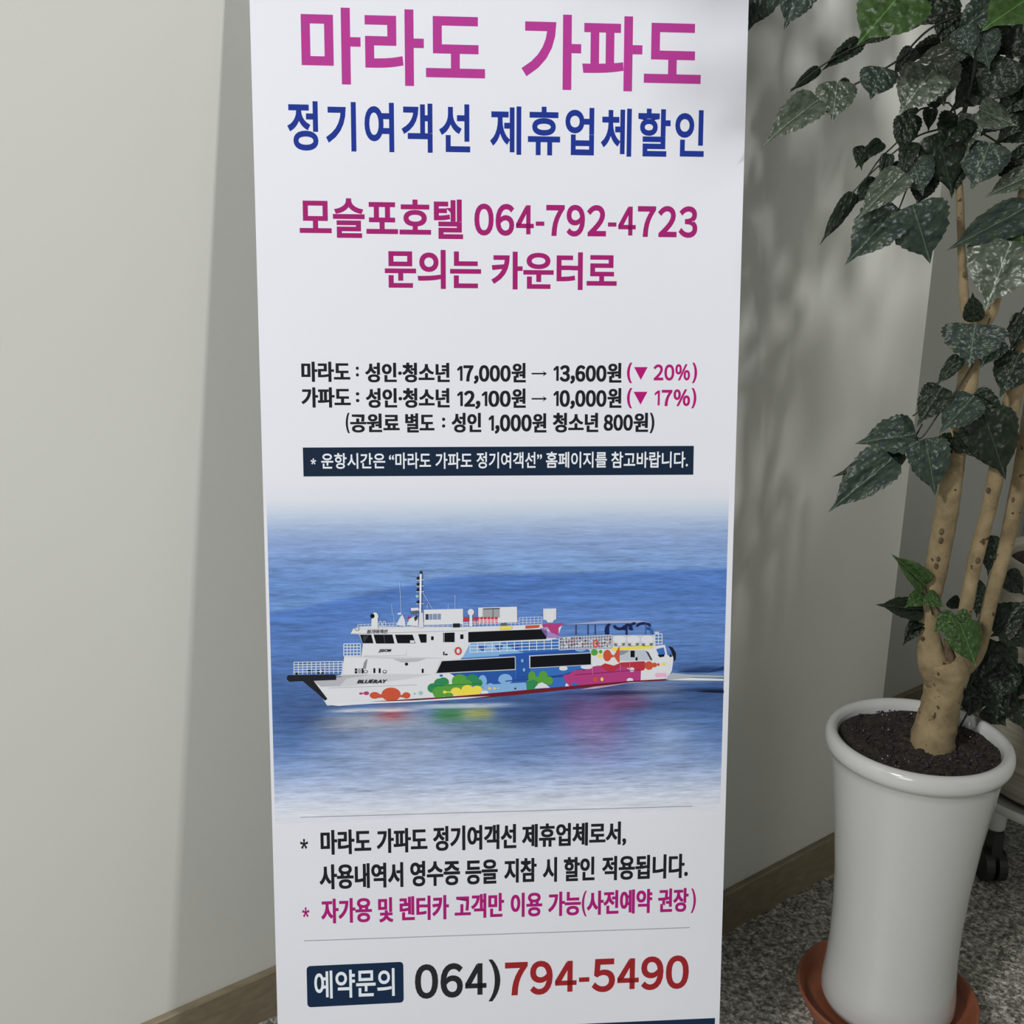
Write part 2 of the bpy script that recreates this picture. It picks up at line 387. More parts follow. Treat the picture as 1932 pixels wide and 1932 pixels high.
# -- printed sea picture: base colours per vertex, wave grain from noise
su0, su1 = uv(510, 1210)[0], uv(1367.6, 1210)[0]
sv0, sv1 = uv(940, 905)[1], uv(940, 1550)[1]
NX, NY = 216, 170
keys = [(905, (214, 218, 229)), (940, (207, 213, 226)), (965, (184, 198, 220)), (990, (154, 175, 210)), (1020, (130, 156, 204)), (1060, (108, 141, 197)), (1110, (88, 126, 190)), (1160, (95, 132, 194)), (1210, (86, 122, 184)), (1260, (72, 106, 165)),
        (1310, (62, 92, 146)), (1350, (72, 104, 158)), (1400, (94, 124, 176)), (1440, (126, 150, 194)), (1470, (158, 174, 206)), (1500, (186, 195, 215)), (1528, (201, 206, 217)), (1550, (206, 209, 218))]
ky = [k[0] for k in keys]; kc = np.array([k[1] for k in keys], float)
cols = np.zeros((NY + 1, NX + 1, 3)); UVS = np.zeros((NY + 1, NX + 1, 2)); V = []
PXX = np.zeros((NY + 1, NX + 1)); PYY = np.zeros((NY + 1, NX + 1))
for j in range(NY + 1):
    for i in range(NX + 1):
        PXX[j, i] = 510 + 857 * i / NX; PYY[j, i] = 905 + 645 * j / NY
        V.append(Q(su0 + (su1 - su0) * i / NX, sv0 + (sv1 - sv0) * j / NY, 1))
for c in range(3): cols[..., c] = np.interp(PYY, ky, kc[:, c])
edge = np.interp(PXX, [510, 560, 620, 700, 760, 820, 880, 1000, 1200, 1380], [1142, 1136, 1124, 1110, 1098, 1084, 1078, 1078, 1074, 1070])
k = np.clip((PYY - edge) / 5, 0, 1) * np.clip(1 - (PYY - edge - 10) / 120, 0, 1)
cols = cols * (1 - 0.0 * k[..., None]) + k[..., None] * (np.array([66, 106, 178]) - cols) * 0.62
k2 = np.clip((edge - PYY) / 4, 0, 1) * np.clip(1 - (edge - PYY) / 60, 0, 1)
cols += k2[..., None] * np.array([14, 14, 8])
def blob(cx, cy, sx, sy, c, a, p=2):
    g = np.exp(-(np.abs((PXX - cx) / sx) ** p + np.abs((PYY - cy) / sy) ** p))[..., None] * a
    global cols
    cols = cols * (1 - g) + np.array(c) * g
blob(590, 1345, 60, 16, (34, 58, 104), 0.6)
blob(1180, 1330, 230, 22, (44, 66, 110), 0.5)
blob(750, 1400, 150, 62, (172, 181, 202), 0.62)
blob(545, 1375, 36, 40, (58, 90, 146), 0.5)
blob(1255, 1400, 60, 50, (160, 174, 202), 0.5)
blob(960, 1400, 60, 40, (84, 108, 160), 0.4)
blob(700, 1352, 100, 16, (150, 156, 168), 0.85, 4)
blob(770, 1375, 130, 30, (120, 134, 165), 0.55)
blob(732, 1337, 30, 13, (150, 62, 70), 0.75)
blob(842, 1341, 32, 15, (58, 120, 70), 0.85, 3)
blob(895, 1340, 30, 12, (160, 164, 84), 0.8, 3)
blob(900, 1365, 80, 18, (96, 124, 130), 0.5)
blob(1000, 1345, 60, 22, (48, 68, 110), 0.55, 3)
blob(1112, 1345, 62, 40, (110, 70, 122), 0.65, 3)
blob(1180, 1320, 45, 22, (122, 62, 104), 0.6, 3)
blob(1125, 1390, 62, 52, (142, 116, 160), 0.6)
blob(1235, 1300, 50, 18, (140, 150, 176), 0.6, 3)
blob(1320, 1280, 50, 7, (165, 178, 190), 0.75, 3)
blob(1170, 1306, 90, 4.0, (20, 30, 58), 0.85)
blob(1330, 1303, 55, 3.5, (20, 30, 58), 0.85)
blob(1330, 1263, 45, 5, (30, 50, 90), 0.8)
blob(700, 1329, 80, 3.5, (215, 220, 226), 0.85, 4)
blob(860, 1324, 100, 3, (205, 212, 220), 0.75, 4)
fade = np.clip((PYY - 950) / 110, 0, 1) * np.clip((1550 - PYY) / 60, 0, 1)
lin = np.where(cols / 255 <= 0.04045, cols / 255 / 12.92, ((np.clip(cols, 0, 255) / 255 + 0.055) / 1.055) ** 2.4)
refv = np.stack([np.interp(PYY, [905, 1550], [214, 205]), np.interp(PYY, [905, 1550], [218, 208]), np.interp(PYY, [905, 1550], [229, 217])], -1)
refl = ((refv / 255 + 0.055) / 1.055) ** 2.4
alb = np.clip(lin / refl * np.array(INKW), 0, 0.9)
Fc = [(j * (NX + 1) + i, j * (NX + 1) + i + 1, (j + 1) * (NX + 1) + i + 1, (j + 1) * (NX + 1) + i) for j in range(NY) for i in range(NX)]
m_sea, nt, b = nodes('printed_sea')
b.inputs['Roughness'].default_value = 0.5; b.inputs['Specular IOR Level'].default_value = 0.25
at = N(nt, 'ShaderNodeAttribute'); at.attribute_name = 'print'
uvn = N(nt, 'ShaderNodeUVMap'); uvn.uv_map = 'print_uv'
acc = None
for sx, sy, amp, rot, dt in ((1.1, 13, 0.55, 0.03, 3), (3.5, 42, 0.5, -0.03, 4), (0.4, 5, 0.25, 0.1, 2)):
    mp = N(nt, 'ShaderNodeMapping'); mp.inputs['Scale'].default_value = (sx, sy, 1); mp.inputs['Rotation'].default_value = (0, 0, rot)
    nn = N(nt, 'ShaderNodeTexNoise'); nn.inputs['Scale'].default_value = 1; nn.inputs['Detail'].default_value = dt; nn.inputs['Roughness'].default_value = 0.6
    nt.links.new(uvn.outputs[0], mp.inputs[0]); nt.links.new(mp.outputs[0], nn.inputs['Vector'])
    ma = N(nt, 'ShaderNodeMath', operation='MULTIPLY_ADD'); ma.inputs[1].default_value = amp; ma.inputs[2].default_value = -amp * 0.5
    nt.links.new(nn.outputs['Fac'], ma.inputs[0])
    if acc is None: acc = ma
    else:
        ad = N(nt, 'ShaderNodeMath', operation='ADD'); nt.links.new(acc.outputs[0], ad.inputs[0]); nt.links.new(ma.outputs[0], ad.inputs[1]); acc = ad
gate = N(nt, 'ShaderNodeMath', operation='MULTIPLY')       # waves fade out with the picture's own fade
nt.links.new(acc.outputs[0], gate.inputs[0]); nt.links.new(at.outputs['Alpha'], gate.inputs[1])
one = N(nt, 'ShaderNodeMath', operation='MULTIPLY_ADD'); one.inputs[1].default_value = 2.1; one.inputs[2].default_value = 1.0
nt.links.new(gate.outputs[0], one.inputs[0])
vm = N(nt, 'ShaderNodeVectorMath', operation='SCALE'); nt.links.new(at.outputs['Color'], vm.inputs[0]); nt.links.new(one.outputs[0], vm.inputs['Scale'])
nt.links.new(vm.outputs[0], b.inputs['Base Color'])
me = bpy.data.meshes.new('sea_picture'); me.from_pydata([tuple(v) for v in V], [], Fc); me.update()
ca = me.color_attributes.new('print', 'FLOAT_COLOR', 'POINT')
buf = np.concatenate([alb, fade[..., None]], -1).astype(np.float32).reshape(-1)
ca.data.foreach_set('color', buf)
ul = me.uv_layers.new(name='print_uv'); li = np.zeros(len(me.loops), int); me.loops.foreach_get('vertex_index', li)
pu = np.stack([PXX.reshape(-1)[li] / 100, PYY.reshape(-1)[li] / 100], -1).astype(np.float32)
ul.data.foreach_set('uv', pu.reshape(-1))
sea = link('sea_picture', me, m_sea, sheet); sea['label'] = 'printed photo of calm blue sea'

# -- printed ship; coordinates in an enlarged tracing grid
SHIP_V, SHIP_F, SHIP_MI, SHIP_M = [], [], [], []
SREF = (210, 216, 224)
lay_ = [2.0]
def A2(x, y): return 520 + x / 4.2, 1060 + y / 4.2
def B2A(pts): return [(x + 1680, y + 252) for x, y in pts]
def sp(pts, c):
    m = ink(c, SREF)
    if m not in SHIP_M: SHIP_M.append(m)
    o = len(SHIP_V); SHIP_V.extend(P(*A2(x, y), lay_[0]) for x, y in pts)
    SHIP_F.append(tuple(range(o, o + len(pts)))); SHIP_MI.append(SHIP_M.index(m)); lay_[0] += 0.04
def sb(pts, c): sp(B2A(pts), c)
def ell(x, y, rx, ry=None, c=(0, 0, 0), n=22, a0=0, a1=2 * math.pi):
    ry = ry or rx; sp([(x + rx * math.cos(a0 + (a1 - a0) * i / n), y + ry * math.sin(a0 + (a1 - a0) * i / n)) for i in range(n)], c)
def eb(x, y, rx, ry=None, c=(0, 0, 0)): ell(x + 1680, y + 252, rx, ry, c)
def ln(x0, y0, x1, y1, w, c):
    d = Vector((x1 - x0, y1 - y0)); n = Vector((-d.y, d.x)).normalized() * (w / 2)
    sp([(x0 + n.x, y0 + n.y), (x1 + n.x, y1 + n.y), (x1 - n.x, y1 - n.y), (x0 - n.x, y0 - n.y)], c)
def lb(x0, y0, x1, y1, w, c): ln(x0 + 1680, y0 + 252, x1 + 1680, y1 + 252, w, c)
def rail(x0, y0, x1, y1, h, nv_, rows, c, w=4):
    for i in range(nv_ + 1):
        t = i / nv_; x = x0 + (x1 - x0) * t; y = y0 + (y1 - y0) * t; ln(x, y, x, y + h, w, c)
    for r in rows: ln(x0, y0 + h * r, x1, y1 + h * r, w, c)
WH = (206, 212, 217); W2 = (190, 196, 203); LB = (196, 208, 224); BK = (14, 17, 24); NB = (40, 84, 160); MB = (52, 106, 180); SB = (122, 168, 214)
GR = (46, 130, 82); G2 = (82, 150, 62); YE = (222, 208, 78); OR = (188, 82, 56); PK = (166, 60, 122); RD = (170, 50, 64); DR = (104, 28, 44)
# hull and decks
sp([(285, 945), (480, 930), (520, 890), (545, 745), (680, 745), (692, 655), (662, 575), (595, 570), (615, 530), (700, 512), (1140, 515), (1530, 515), (1932, 503), (2120, 492), (2275, 490), (2240, 580), (2240, 690), (2660, 665),
    (2660, 582), (3005, 580), (3010, 665), (3085, 657), (3105, 740), (3155, 752), (3140, 862), (3100, 937), (1680, 1047), (1100, 1085), (750, 1108), (410, 1140)], WH)
sp([(300, 945), (520, 895), (900, 888), (1250, 890), (1040, 930), (600, 985), (400, 990)], W2)
sp([(300, 945), (520, 897), (760, 895), (560, 925), (510, 985), (360, 990)], (168, 173, 182))
sp([(545, 745), (680, 745), (1320, 760), (1320, 768), (900, 770), (545, 752)], W2)
sp([(925, 768), (1200, 764), (1130, 790), (1000, 800)], (172, 178, 184))
ln(420, 1000, 1120, 975, 5, (165, 170, 178))
ln(595, 571, 1520, 545, 4, (150, 156, 164))
ln(700, 745, 1030, 742, 3, (160, 166, 172)); ln(1036, 705, 1036, 742, 3, (160, 166, 172))
sp([(690, 845), (700, 800), (722, 768), (728, 775), (715, 850)], (130, 135, 140))
# sky-blue side paint
sp([(1470, 765), (1560, 690), (1560, 650), (2145, 632), (2240, 600), (2245, 690), (2460, 690), (2490, 700), (2505, 830), (2420, 880), (2300, 965), (2290, 1000), (1640, 1055), (1500, 960), (1380, 882)], MB)
sp([(1540, 645), (2240, 622), (2245, 690), (1932, 735), (1480, 762)], SB)
sp([(1780, 640), (2240, 622), (2245, 692), (1990, 728), (1900, 700)], MB)
for x, y in ((1640, 680), (1770, 675), (1900, 672)): sp([(x - 34, y - 14), (x + 34, y - 16), (x + 24, y + 14), (x, y + 28), (x - 22, y + 14)], NB)
sp([(1910, 752), (2020, 742), (2020, 960), (1900, 975)], NB)
sp([(1770, 735), (2200, 705), (2460, 690), (2450, 712), (2040, 748), (1770, 752)], NB)
sp([(1380, 882), (1897, 850), (1900, 960), (1640, 990), (1500, 950)], NB)
sp([(1640, 1055), (1640, 985), (1700, 960), (1730, 970), (1980, 955), (1990, 1018), (1680, 1047)], SB)
ell(1820, 930, 55, 42, SB); ell(1640, 945, 34, 48, SB); ell(2000, 985, 30, 30, SB); sb([(80, 690), (100, 655), (140, 635), (180, 660), (195, 700)], SB)
ell(1312, 902, 14, 10, MB)
sb([(140, 690), (600, 640), (720, 600), (1210, 598), (1212, 604), (600, 660), (140, 698)], (36, 70, 140))
# green
for x, y, r in ((1245, 1000, 42), (1300, 965, 46), (1330, 955, 44)): ell(x, y, r, r * 0.9, GR)
for x, y, r in ((1460, 945, 64), (1558, 935, 52), (1600, 960, 40)): ell(x, y, r, r * 0.85, G2 if x < 1500 else GR)
for x, y, r in ((1300, 1030, 58), (1365, 1005, 50), (1290, 1050, 40), (1420, 1000, 52), (1370, 1055, 38), (1500, 975, 60)): ell(x, y, r, r * 0.75, G2)
ln(1230, 985, 1640, 962, 5, (34, 106, 70))
for x, y, r in ((1430, 1025, 42), (1520, 1008, 46), (1595, 1012, 44), (1480, 1040, 42), (1560, 1030, 50)): ell(x, y, r, r * 0.7, YE)
ell(1340, 1032, 15, 12, YE); ln(1345, 1032, 1410, 1032, 9, YE)
for x, r in ((1695, 11), (1735, 9), (1762, 5)): ell(x, 1003, r, r, (228, 196, 90))
ell(1655, 1035, 32, 16, WH)
for x, y, rx, ry in ((350, 655, 30, 42), (440, 650, 34, 38), (400, 690, 60, 34), (485, 690, 34, 34), (345, 715, 40, 40)): eb(x, y, rx, ry, G2)
sb([(310, 770), (305, 700), (360, 680), (400, 700), (380, 760)], GR)
sb([(370, 752), (400, 715), (430, 702), (465, 720), (495, 745)], WH)
# orange blobs at the bow
ell(915, 1050, 76, 54, OR); ell(785, 1058, 40, 27, OR); ell(1036, 1058, 32, 25, OR)
sp([(800, 1038), (850, 1055), (860, 1075), (800, 1080)], OR); sp([(985, 1060), (1030, 1040), (1030, 1078), (970, 1070)], OR)
ell(719, 1041, 22, 15, PK); ell(676, 1043, 15, 9, PK); ln(680, 1043, 715, 1042, 8, PK)
ell(1150, 1040, 18, 16, (142, 190, 180)); ell(1102, 1045, 10, 8, (142, 190, 180))
# pink and red stern paint
sb([(600, 645), (640, 640), (690, 605), (760, 612), (830, 575), (900, 590), (960, 625), (1060, 572), (1130, 610), (1215, 605), (1212, 688), (700, 735), (650, 735), (610, 690)], PK)
eb(880, 620, 72, 50, PK); eb(1060, 625, 62, 52, PK); eb(735, 650, 45, 48, PK)
eb(690, 718, 24, 16, MB)
sb([(890, 575), (930, 552), (1000, 570), (1060, 545), (1240, 535), (1260, 560), (1240, 605), (1200, 615), (1150, 600), (1060, 572), (985, 625), (960, 625)], RD)
for x, y, r in ((1278, 570, 34), (1322, 565, 19), (1352, 562, 11)): eb(x, y, r, r, OR)
eb(852, 680, 17, 19, OR); eb(906, 678, 11, 15, YE)
for x in (1345, 1370, 1400): eb(x, 645, 18, 18, (214, 168, 196))
for x in (1385, 1402): eb(x, 558, 9, 10, YE)
eb(1143, 602, 20, 18, WH); eb(1128, 685, 26, 17, WH); eb(600, 592, 34, 18, WH); eb(785, 580, 48, 18, WH); eb(735, 440, 45, 20, SB)
sb([(690, 640), (1210, 600), (1210, 606), (690, 648)], (130, 36, 92))
eb(845, 465, 28, 26, G2); eb(895, 460, 14, 14, G2); eb(890, 492, 17, 17, YE)
sb([(985, 430), (1310, 408), (1312, 432), (985, 452)], YE)
sb([(1045, 450), (1245, 448), (1305, 528), (1045, 532)], (176, 186, 198)); sb([(1045, 450), (1130, 450), (1080, 480), (1045, 490)], (128, 136, 150))
sb([(1132, 452), (1165, 450), (1165, 504), (1132, 504)], BK); sb([(1172, 504), (1188, 504), (1188, 530), (1172, 530)], BK); sb([(1250, 450), (1275, 465), (1306, 524), (1292, 528)], (60, 66, 80))
eb(948, 490, 33, 46, OR); sb([(965, 470), (1000, 490), (1035, 430), (1045, 418), (1046, 550), (1030, 540), (1005, 500), (970, 510)], OR)
sb([(1335, 440), (1395, 425), (1408, 482), (1362, 500)], MB); sb([(1345, 485), (1400, 480), (1400, 498), (1365, 505)], BK); eb(1449, 494, 9, 9, BK)
sb([(1430, 415), (1465, 425), (1492, 470), (1490, 520), (1475, 540), (1470, 500), (1455, 455)], (24, 28, 40))
# dark red bottom
sp([(820, 1103), (1300, 1075), (1680, 1043), (2180, 997), (2810, 943), (3097, 927), (3097, 940), (2810, 955), (2320, 1012), (1932, 1052), (1680, 1075), (1300, 1094), (850, 1106)], DR)
# long dark windows
sp([(1306, 780), (1900, 748), (1903, 856), (1262, 888)], W2); sp([(1318, 787), (1895, 756), (1897, 849), (1274, 881)], BK)
sb([(328, 490), (822, 465), (824, 566), (330, 592)], W2); sb([(338, 497), (818, 472), (818, 561), (338, 586)], BK)
sp([(1527, 556), (2145, 532), (2145, 618), (1527, 638)], BK)
for q in ([(668, 577), (758, 577), (775, 645), (690, 645)], [(776, 576), (925, 576), (942, 647), (796, 647)], [(946, 577), (1085, 577), (1108, 645), (966, 645)], [(1130, 573), (1196, 573), (1196, 640), (1150, 640)],
          [(1232, 590), (1252, 590), (1252, 620), (1232, 620)], [(1328, 563), (1418, 560), (1418, 636), (1328, 636)], [(1463, 575), (1488, 575), (1488, 611), (1463, 611)]): sp(q, BK)
ln(858, 580, 866, 645, 3, (90, 96, 104)); ln(1336, 562, 1336, 636, 3, W2); sp([(1065, 622), (1098, 622), (1102, 642), (1066, 642)], WH)
sp([(690, 590), (740, 580), (700, 640)], (50, 56, 62))
for x0, y0, x1, y1 in ((628, 845, 646, 862), (628, 866, 646, 884), (682, 845, 696, 884), (775, 843, 790, 881), (817, 843, 832, 881), (1158, 847, 1173, 880), (1328, 712, 1338, 740), (1342, 728, 1362, 740)):
    sp([(x0, y0), (x1, y0), (x1, y1), (x0, y1)], BK)
sp([(652, 845), (676, 845), (676, 884), (652, 884)], (150, 155, 160))
ell(713, 870, 17, 13, BK); ell(713, 870, 12, 9, WH); ell(864, 870, 17, 14, BK); ell(864, 869, 12, 9, WH); ell(1037, 810, 13, 12, BK)
# bow fender
sp([(92, 905), (100, 898), (465, 893), (480, 900), (480, 935), (300, 942), (410, 1085), (392, 1100), (330, 1040), (215, 945), (110, 950), (88, 930)], (30, 33, 38))
ln(480, 912, 525, 910, 4, (30, 33, 38))
for x, y in ((270, 862), (355, 868)): sp([(x - 22, y - 12), (x + 22, y - 14), (x + 26, y + 16), (x - 24, y + 18)], BK)
ell(358, 868, 12, 10, WH); ell(172, 884, 13, 12, BK)
# rails
rail(145, 795, 530, 788, 98, 11, (0, 0.2, 0.4, 0.6, 0.8), LB, 6)
rail(540, 650, 672, 648, 95, 5, (0, 0.25, 0.5, 0.75, 1), LB, 7)
rail(650, 498, 1100, 478, 42, 16, (0, 0.4, 0.8), LB, 4)
rail(1170, 490, 1520, 484, 34, 9, (0, 0.5), LB, 4)
rail(1930, 440, 2110, 436, 60, 6, (0, 0.35, 0.7), LB, 4)
rail(1540, 640, 2245, 610, 84, 12, (0, 0.3, 0.6, 0.9), (214, 224, 236), 5)
# stern open deck
sb([(565, 345), (985, 325), (985, 432), (780, 440), (565, 445)], (120, 132, 152))
random.seed(3)
for i in range(70):
    x = random.uniform(570, 970); y = random.uniform(345, 415); c = random.choice([(40, 42, 52), (70, 40, 44), (140, 60, 60), (190, 196, 202), (190, 196, 202), (60, 66, 78)])
    sb([(x, y), (x + 18, y), (x + 18, y + 15), (x, y + 15)], c)
rail(2248, 600, 2660, 578, 98, 19, (0, 0.25, 0.5, 0.75, 1), (212, 218, 226), 4)
sb([(990, 330), (1325, 328), (1325, 410), (990, 420)], (188, 194, 200))
for x in (1045, 1155, 1265): eb(x, 362, 50, 30, WH); sb([(x - 45, 395), (x + 45, 392), (x + 40, 410), (x - 40, 414)], (96, 100, 108)); eb(x, 402, 22, 9, WH)
rail(3005, 572, 3062, 570, 85, 2, (0, 0.3, 0.6, 0.9), (208, 216, 228), 6)
def ringc(x, y, rx, ry, w, c, t0=0.0, t1=1.0):
    n = 20
    for i in range(n):
        a, b_ = 2 * math.pi * (t0 + (t1 - t0) * i / n), 2 * math.pi * (t0 + (t1 - t0) * (i + 1.15) / n)
        ln(x + rx * math.cos(a), y + ry * math.sin(a), x + rx * math.cos(b_), y + ry * math.sin(b_), w, c)
DB = (24, 34, 78)
lb(598, 246, 1302, 229, 5, (70, 92, 140)); sb([(600, 245), (900, 215), (1200, 212), (1300, 228)], (150, 160, 196))
for x in (700, 795, 852): lb(x, 245, x, 325, 9, (52, 66, 96))
ringc(2650, 545, 34, 50, 18, DB, 0.4, 0.75); ringc(2725, 500, 42, 30, 22, DB, 0.02, 0.48); ringc(2790, 560, 34, 62, 20, DB, 0.55, 0.95); ringc(2850, 520, 44, 34, 20, DB, 0.42, 0.75); ringc(2915, 512, 52, 26, 20, DB, 0.5, 0.98); ringc(2950, 560, 30, 34, 18, (30, 74, 140), 0.7, 1.05)
for x in (955, 1100): lb(x, 238, x, 325, 14, DB)
lb(1252, 232, 1252, 320, 6, (70, 92, 140))
lb(1290, 260, 1300, 320, 8, MB); eb(1340, 308, 20, 8, W2)
ringc(1446, 705, 22, 26, 12, (190, 66, 62)); ringc(2535, 648, 18, 26, 12, (196, 84, 66))
# roof gear
sb([(430, 240), (590, 232), (592, 246), (560, 268), (560, 330), (540, 345), (515, 330), (490, 290), (470, 262), (440, 268)], PK)
sb([(415, 272), (468, 270), (470, 350), (600, 345), (560, 330)], (150, 130, 190))
sb([(300, 252), (412, 247), (405, 268), (300, 276)], OR); sb([(95, 262), (195, 258), (190, 280), (100, 284)], YE); sp([(1775, 512), (1872, 508), (1865, 530), (1785, 534)], YE)
sb([(440, 118), (543, 116), (543, 202), (525, 208), (515, 228), (475, 228), (462, 208), (440, 205)], WH); lb(452, 126, 452, 200, 3, W2); lb(532, 126, 532, 200, 3, W2)
sp([(1175, 378), (1485, 371), (1485, 492), (1175, 500)], WH); sp([(1188, 413), (1310, 410), (1310, 456), (1188, 458)], (122, 140, 172)); sp([(1188, 413), (1212, 412), (1212, 458), (1188, 458)], (44, 52, 76))
for x in (1215, 1245, 1280): ln(x, 412, x, 457, 4, WH)
ell(1547, 398, 25, 26, WH); sp([(1537, 420), (1557, 420), (1560, 510), (1534, 510)], WH)
sp([(1605, 362), (1912, 354), (1915, 478), (1605, 488)], WH); sp([(1640, 368), (1776, 364), (1776, 440), (1640, 444)], (150, 156, 160)); sp([(1645, 368), (1776, 364), (1776, 372), (1645, 376)], (50, 54, 60)); ln(1722, 368, 1722, 436, 5, (60, 64, 70))
sp([(1485, 438), (1530, 436), (1530, 468), (1485, 470)], (180, 52, 70))
for i in range(7): x = 1562 + i * 29; sp([(x, 436), (x + 24, 435), (x + 24, 455), (x, 456)], (184, 58, 76)); sp([(x + 2, 462), (x + 24, 461), (x + 24, 488), (x + 2, 489)], (196, 112, 124))
rail(1485, 478, 1930, 468, 34, 14, (0, 0.5), (214, 220, 228), 4)
sp([(1405, 487), (1460, 486), (1460, 517), (1405, 518)], (30, 34, 42)); sp([(1785, 486), (1835, 484), (1835, 503), (1785, 505)], (90, 94, 92))
sp([(760, 452), (810, 452), (812, 530), (758, 530)], WH); ell(788, 432, 26, 32, WH); ell(768, 428, 17, 18, BK)
ringc(830, 492, 12, 22, 6, LB); ringc(862, 492, 12, 22, 6, LB)
sp([(1040, 500), (1060, 450), (1100, 430), (1130, 440), (1130, 510)], WH); sp([(955, 500), (985, 440), (1005, 415), (1025, 460), (1030, 510)], (200, 208, 218)); sp([(1095, 440), (1125, 420), (1125, 452), (1105, 470)], (50, 54, 62))
sp([(1070, 365), (1130, 362), (1140, 382), (1075, 388)], WH); sp([(1065, 395), (1130, 388), (1130, 408), (1075, 412)], (90, 96, 106)); ell(1058, 440, 13, 9, (170, 44, 62)); ell(646, 530, 16, 16, (150, 152, 160)); ell(646, 530, 9, 9, WH)
ln(1150, 80, 1146, 400, 15, (216, 222, 228)); ln(1164, 95, 1158, 380, 3, (60, 64, 76)); sp([(1140, 402), (1168, 402), (1172, 520), (1132, 520)], (200, 206, 214))
for y in (130, 178, 222, 318): sp([(1119, y - 12), (1141, y - 14), (1141, y + 12), (1119, y + 12)], (34, 30, 44)); ln(1112, y + 14, 1176, y + 12, 4, (216, 222, 228))
ell(1122, 272, 14, 12, (150, 190, 180)); sp([(1142, 72), (1162, 72), (1162, 94), (1142, 94)], (40, 44, 54))
for a_ in ((980, 155, 990, 270), (990, 270, 994, 408), (920, 338, 926, 420), (936, 418, 938, 480), (1422, 262, 1422, 372), (1160, 232, 1244, 374), (1204, 330, 1200, 372), (1368, 340, 1368, 372)): ln(*a_, 3, (186, 200, 222))
sp([(968, 404), (996, 402), (996, 416), (968, 418)], WH)
lb(600, 585, 600, 610, 2, W2)
for x, y0, y1 in ((1050, 560, 612), (1125, 548, 610), (830, 590, 640)): lb(x, y0, x, y1, 3, (206, 150, 180))
eb(274, 530, 11, 14, SB); eb(288, 602, 11, 14, SB); sb([(245, 640), (315, 635), (315, 655), (245, 660)], NB); eb(218, 750, 6, 7, BK)
# foam along the waterline and wake
sp([(400, 1130), (560, 1108), (800, 1106), (1100, 1096), (1500, 1070), (1700, 1062), (1500, 1084), (1100, 1108), (760, 1122), (500, 1140)], (208, 214, 222))
sb([(730, 760), (840, 735), (1120, 705), (1000, 728), (850, 752)], (176, 156, 180))
sb([(1420, 655), (1460, 625), (1600, 640), (1868, 650), (1868, 662), (1650, 660), (1560, 668), (1868, 674), (1868, 690), (1430, 686)], (160, 172, 180))
sb([(1500, 612), (1600, 606), (1750, 614), (1868, 575), (1868, 602), (1750, 622), (1600, 620)], (34, 54, 100))
sb([(1440, 684), (1600, 666), (1868, 676), (1868, 686), (1650, 684)], (212, 220, 222))
sb([(1640, 772), (1750, 764), (1868, 762), (1868, 786), (1750, 780)], (20, 28, 54))
me = bpy.data.meshes.new('ship_picture'); me.from_pydata([tuple(v) for v in SHIP_V], [], SHIP_F)
ship = link('ship_picture', me, SHIP_M, sheet); me.polygons.foreach_set('material_index', SHIP_MI); me.update()
ship['label'] = 'printed white ferry painted with bright coloured blobs'
TL = lay_[0] + 0.5
def ship_text(txt, x0, x1, yt, yb, off, sh, c=(16, 18, 26)):
    (px0, pt), (px1, pb) = A2(x0, yt), A2(x1, yb); return text_geo(txt, px0, px1, pt, pb, off=off, lay=TL, shear=sh)
for V, Fc in ([ship_text('BLUE', 652, 775, 932, 960, 0.03, 0.5), ship_text('RAY', 778, 880, 932, 960, 0.03, 0.5), ship_text('정기여객선', 722, 884, 535, 566, 0.02, 0.25), ship_text('JSEOM', 818, 912, 690, 718, 0.03, 0.35)]):
    o = mesh('ship_lettering', V, Fc, ink((16, 18, 26), SREF), sheet); o['label'] = 'small black lettering on the printed ship'

# -- X stand behind the sheet
m_alu = plain('grey_metal', (0.35, 0.35, 0.36), 0.35)
m_blk = plain('black_plastic', (0.02, 0.02, 0.02), 0.45)
hub = Q(0, 0.10) + BN * 0.05
hub_v, hub_f = tube_data([hub - BN * 0.015, hub + BN * 0.02], [0.022, 0.022], 14, 2)
mesh('hub', hub_v, hub_f, m_blk, banner, True)
for u, v_ in ((uL + 0.015, V_TOP + 0.01), (uR - 0.015, V_TOP + 0.01), (uL + 0.02, V_BOT - 0.02), (uR - 0.02, V_BOT - 0.02)):
    e = Q(u, v_) + BN * 0.006
    vv, ff = tube_data([hub, e], [0.0045, 0.003], 8, 2); mesh('arm', vv, ff, m_alu, banner, True)
e = Vector((hub.x + 0.02, 1.50, 0.006)); vv, ff = tube_data([hub, e], [0.0055, 0.0055], 8, 2); mesh('rear_leg', vv, ff, m_alu, banner, True)
for sx in (uL + 0.02, uR - 0.02):
    a = Q(sx, V_BOT - 0.02) + BN * 0.008; b2 = Vector((a.x, a.y - 0.004, 0.006))
    vv, ff = tube_data([a, b2], [0.004, 0.006], 8, 2); mesh('foot', vv, ff, m_blk, banner, True)

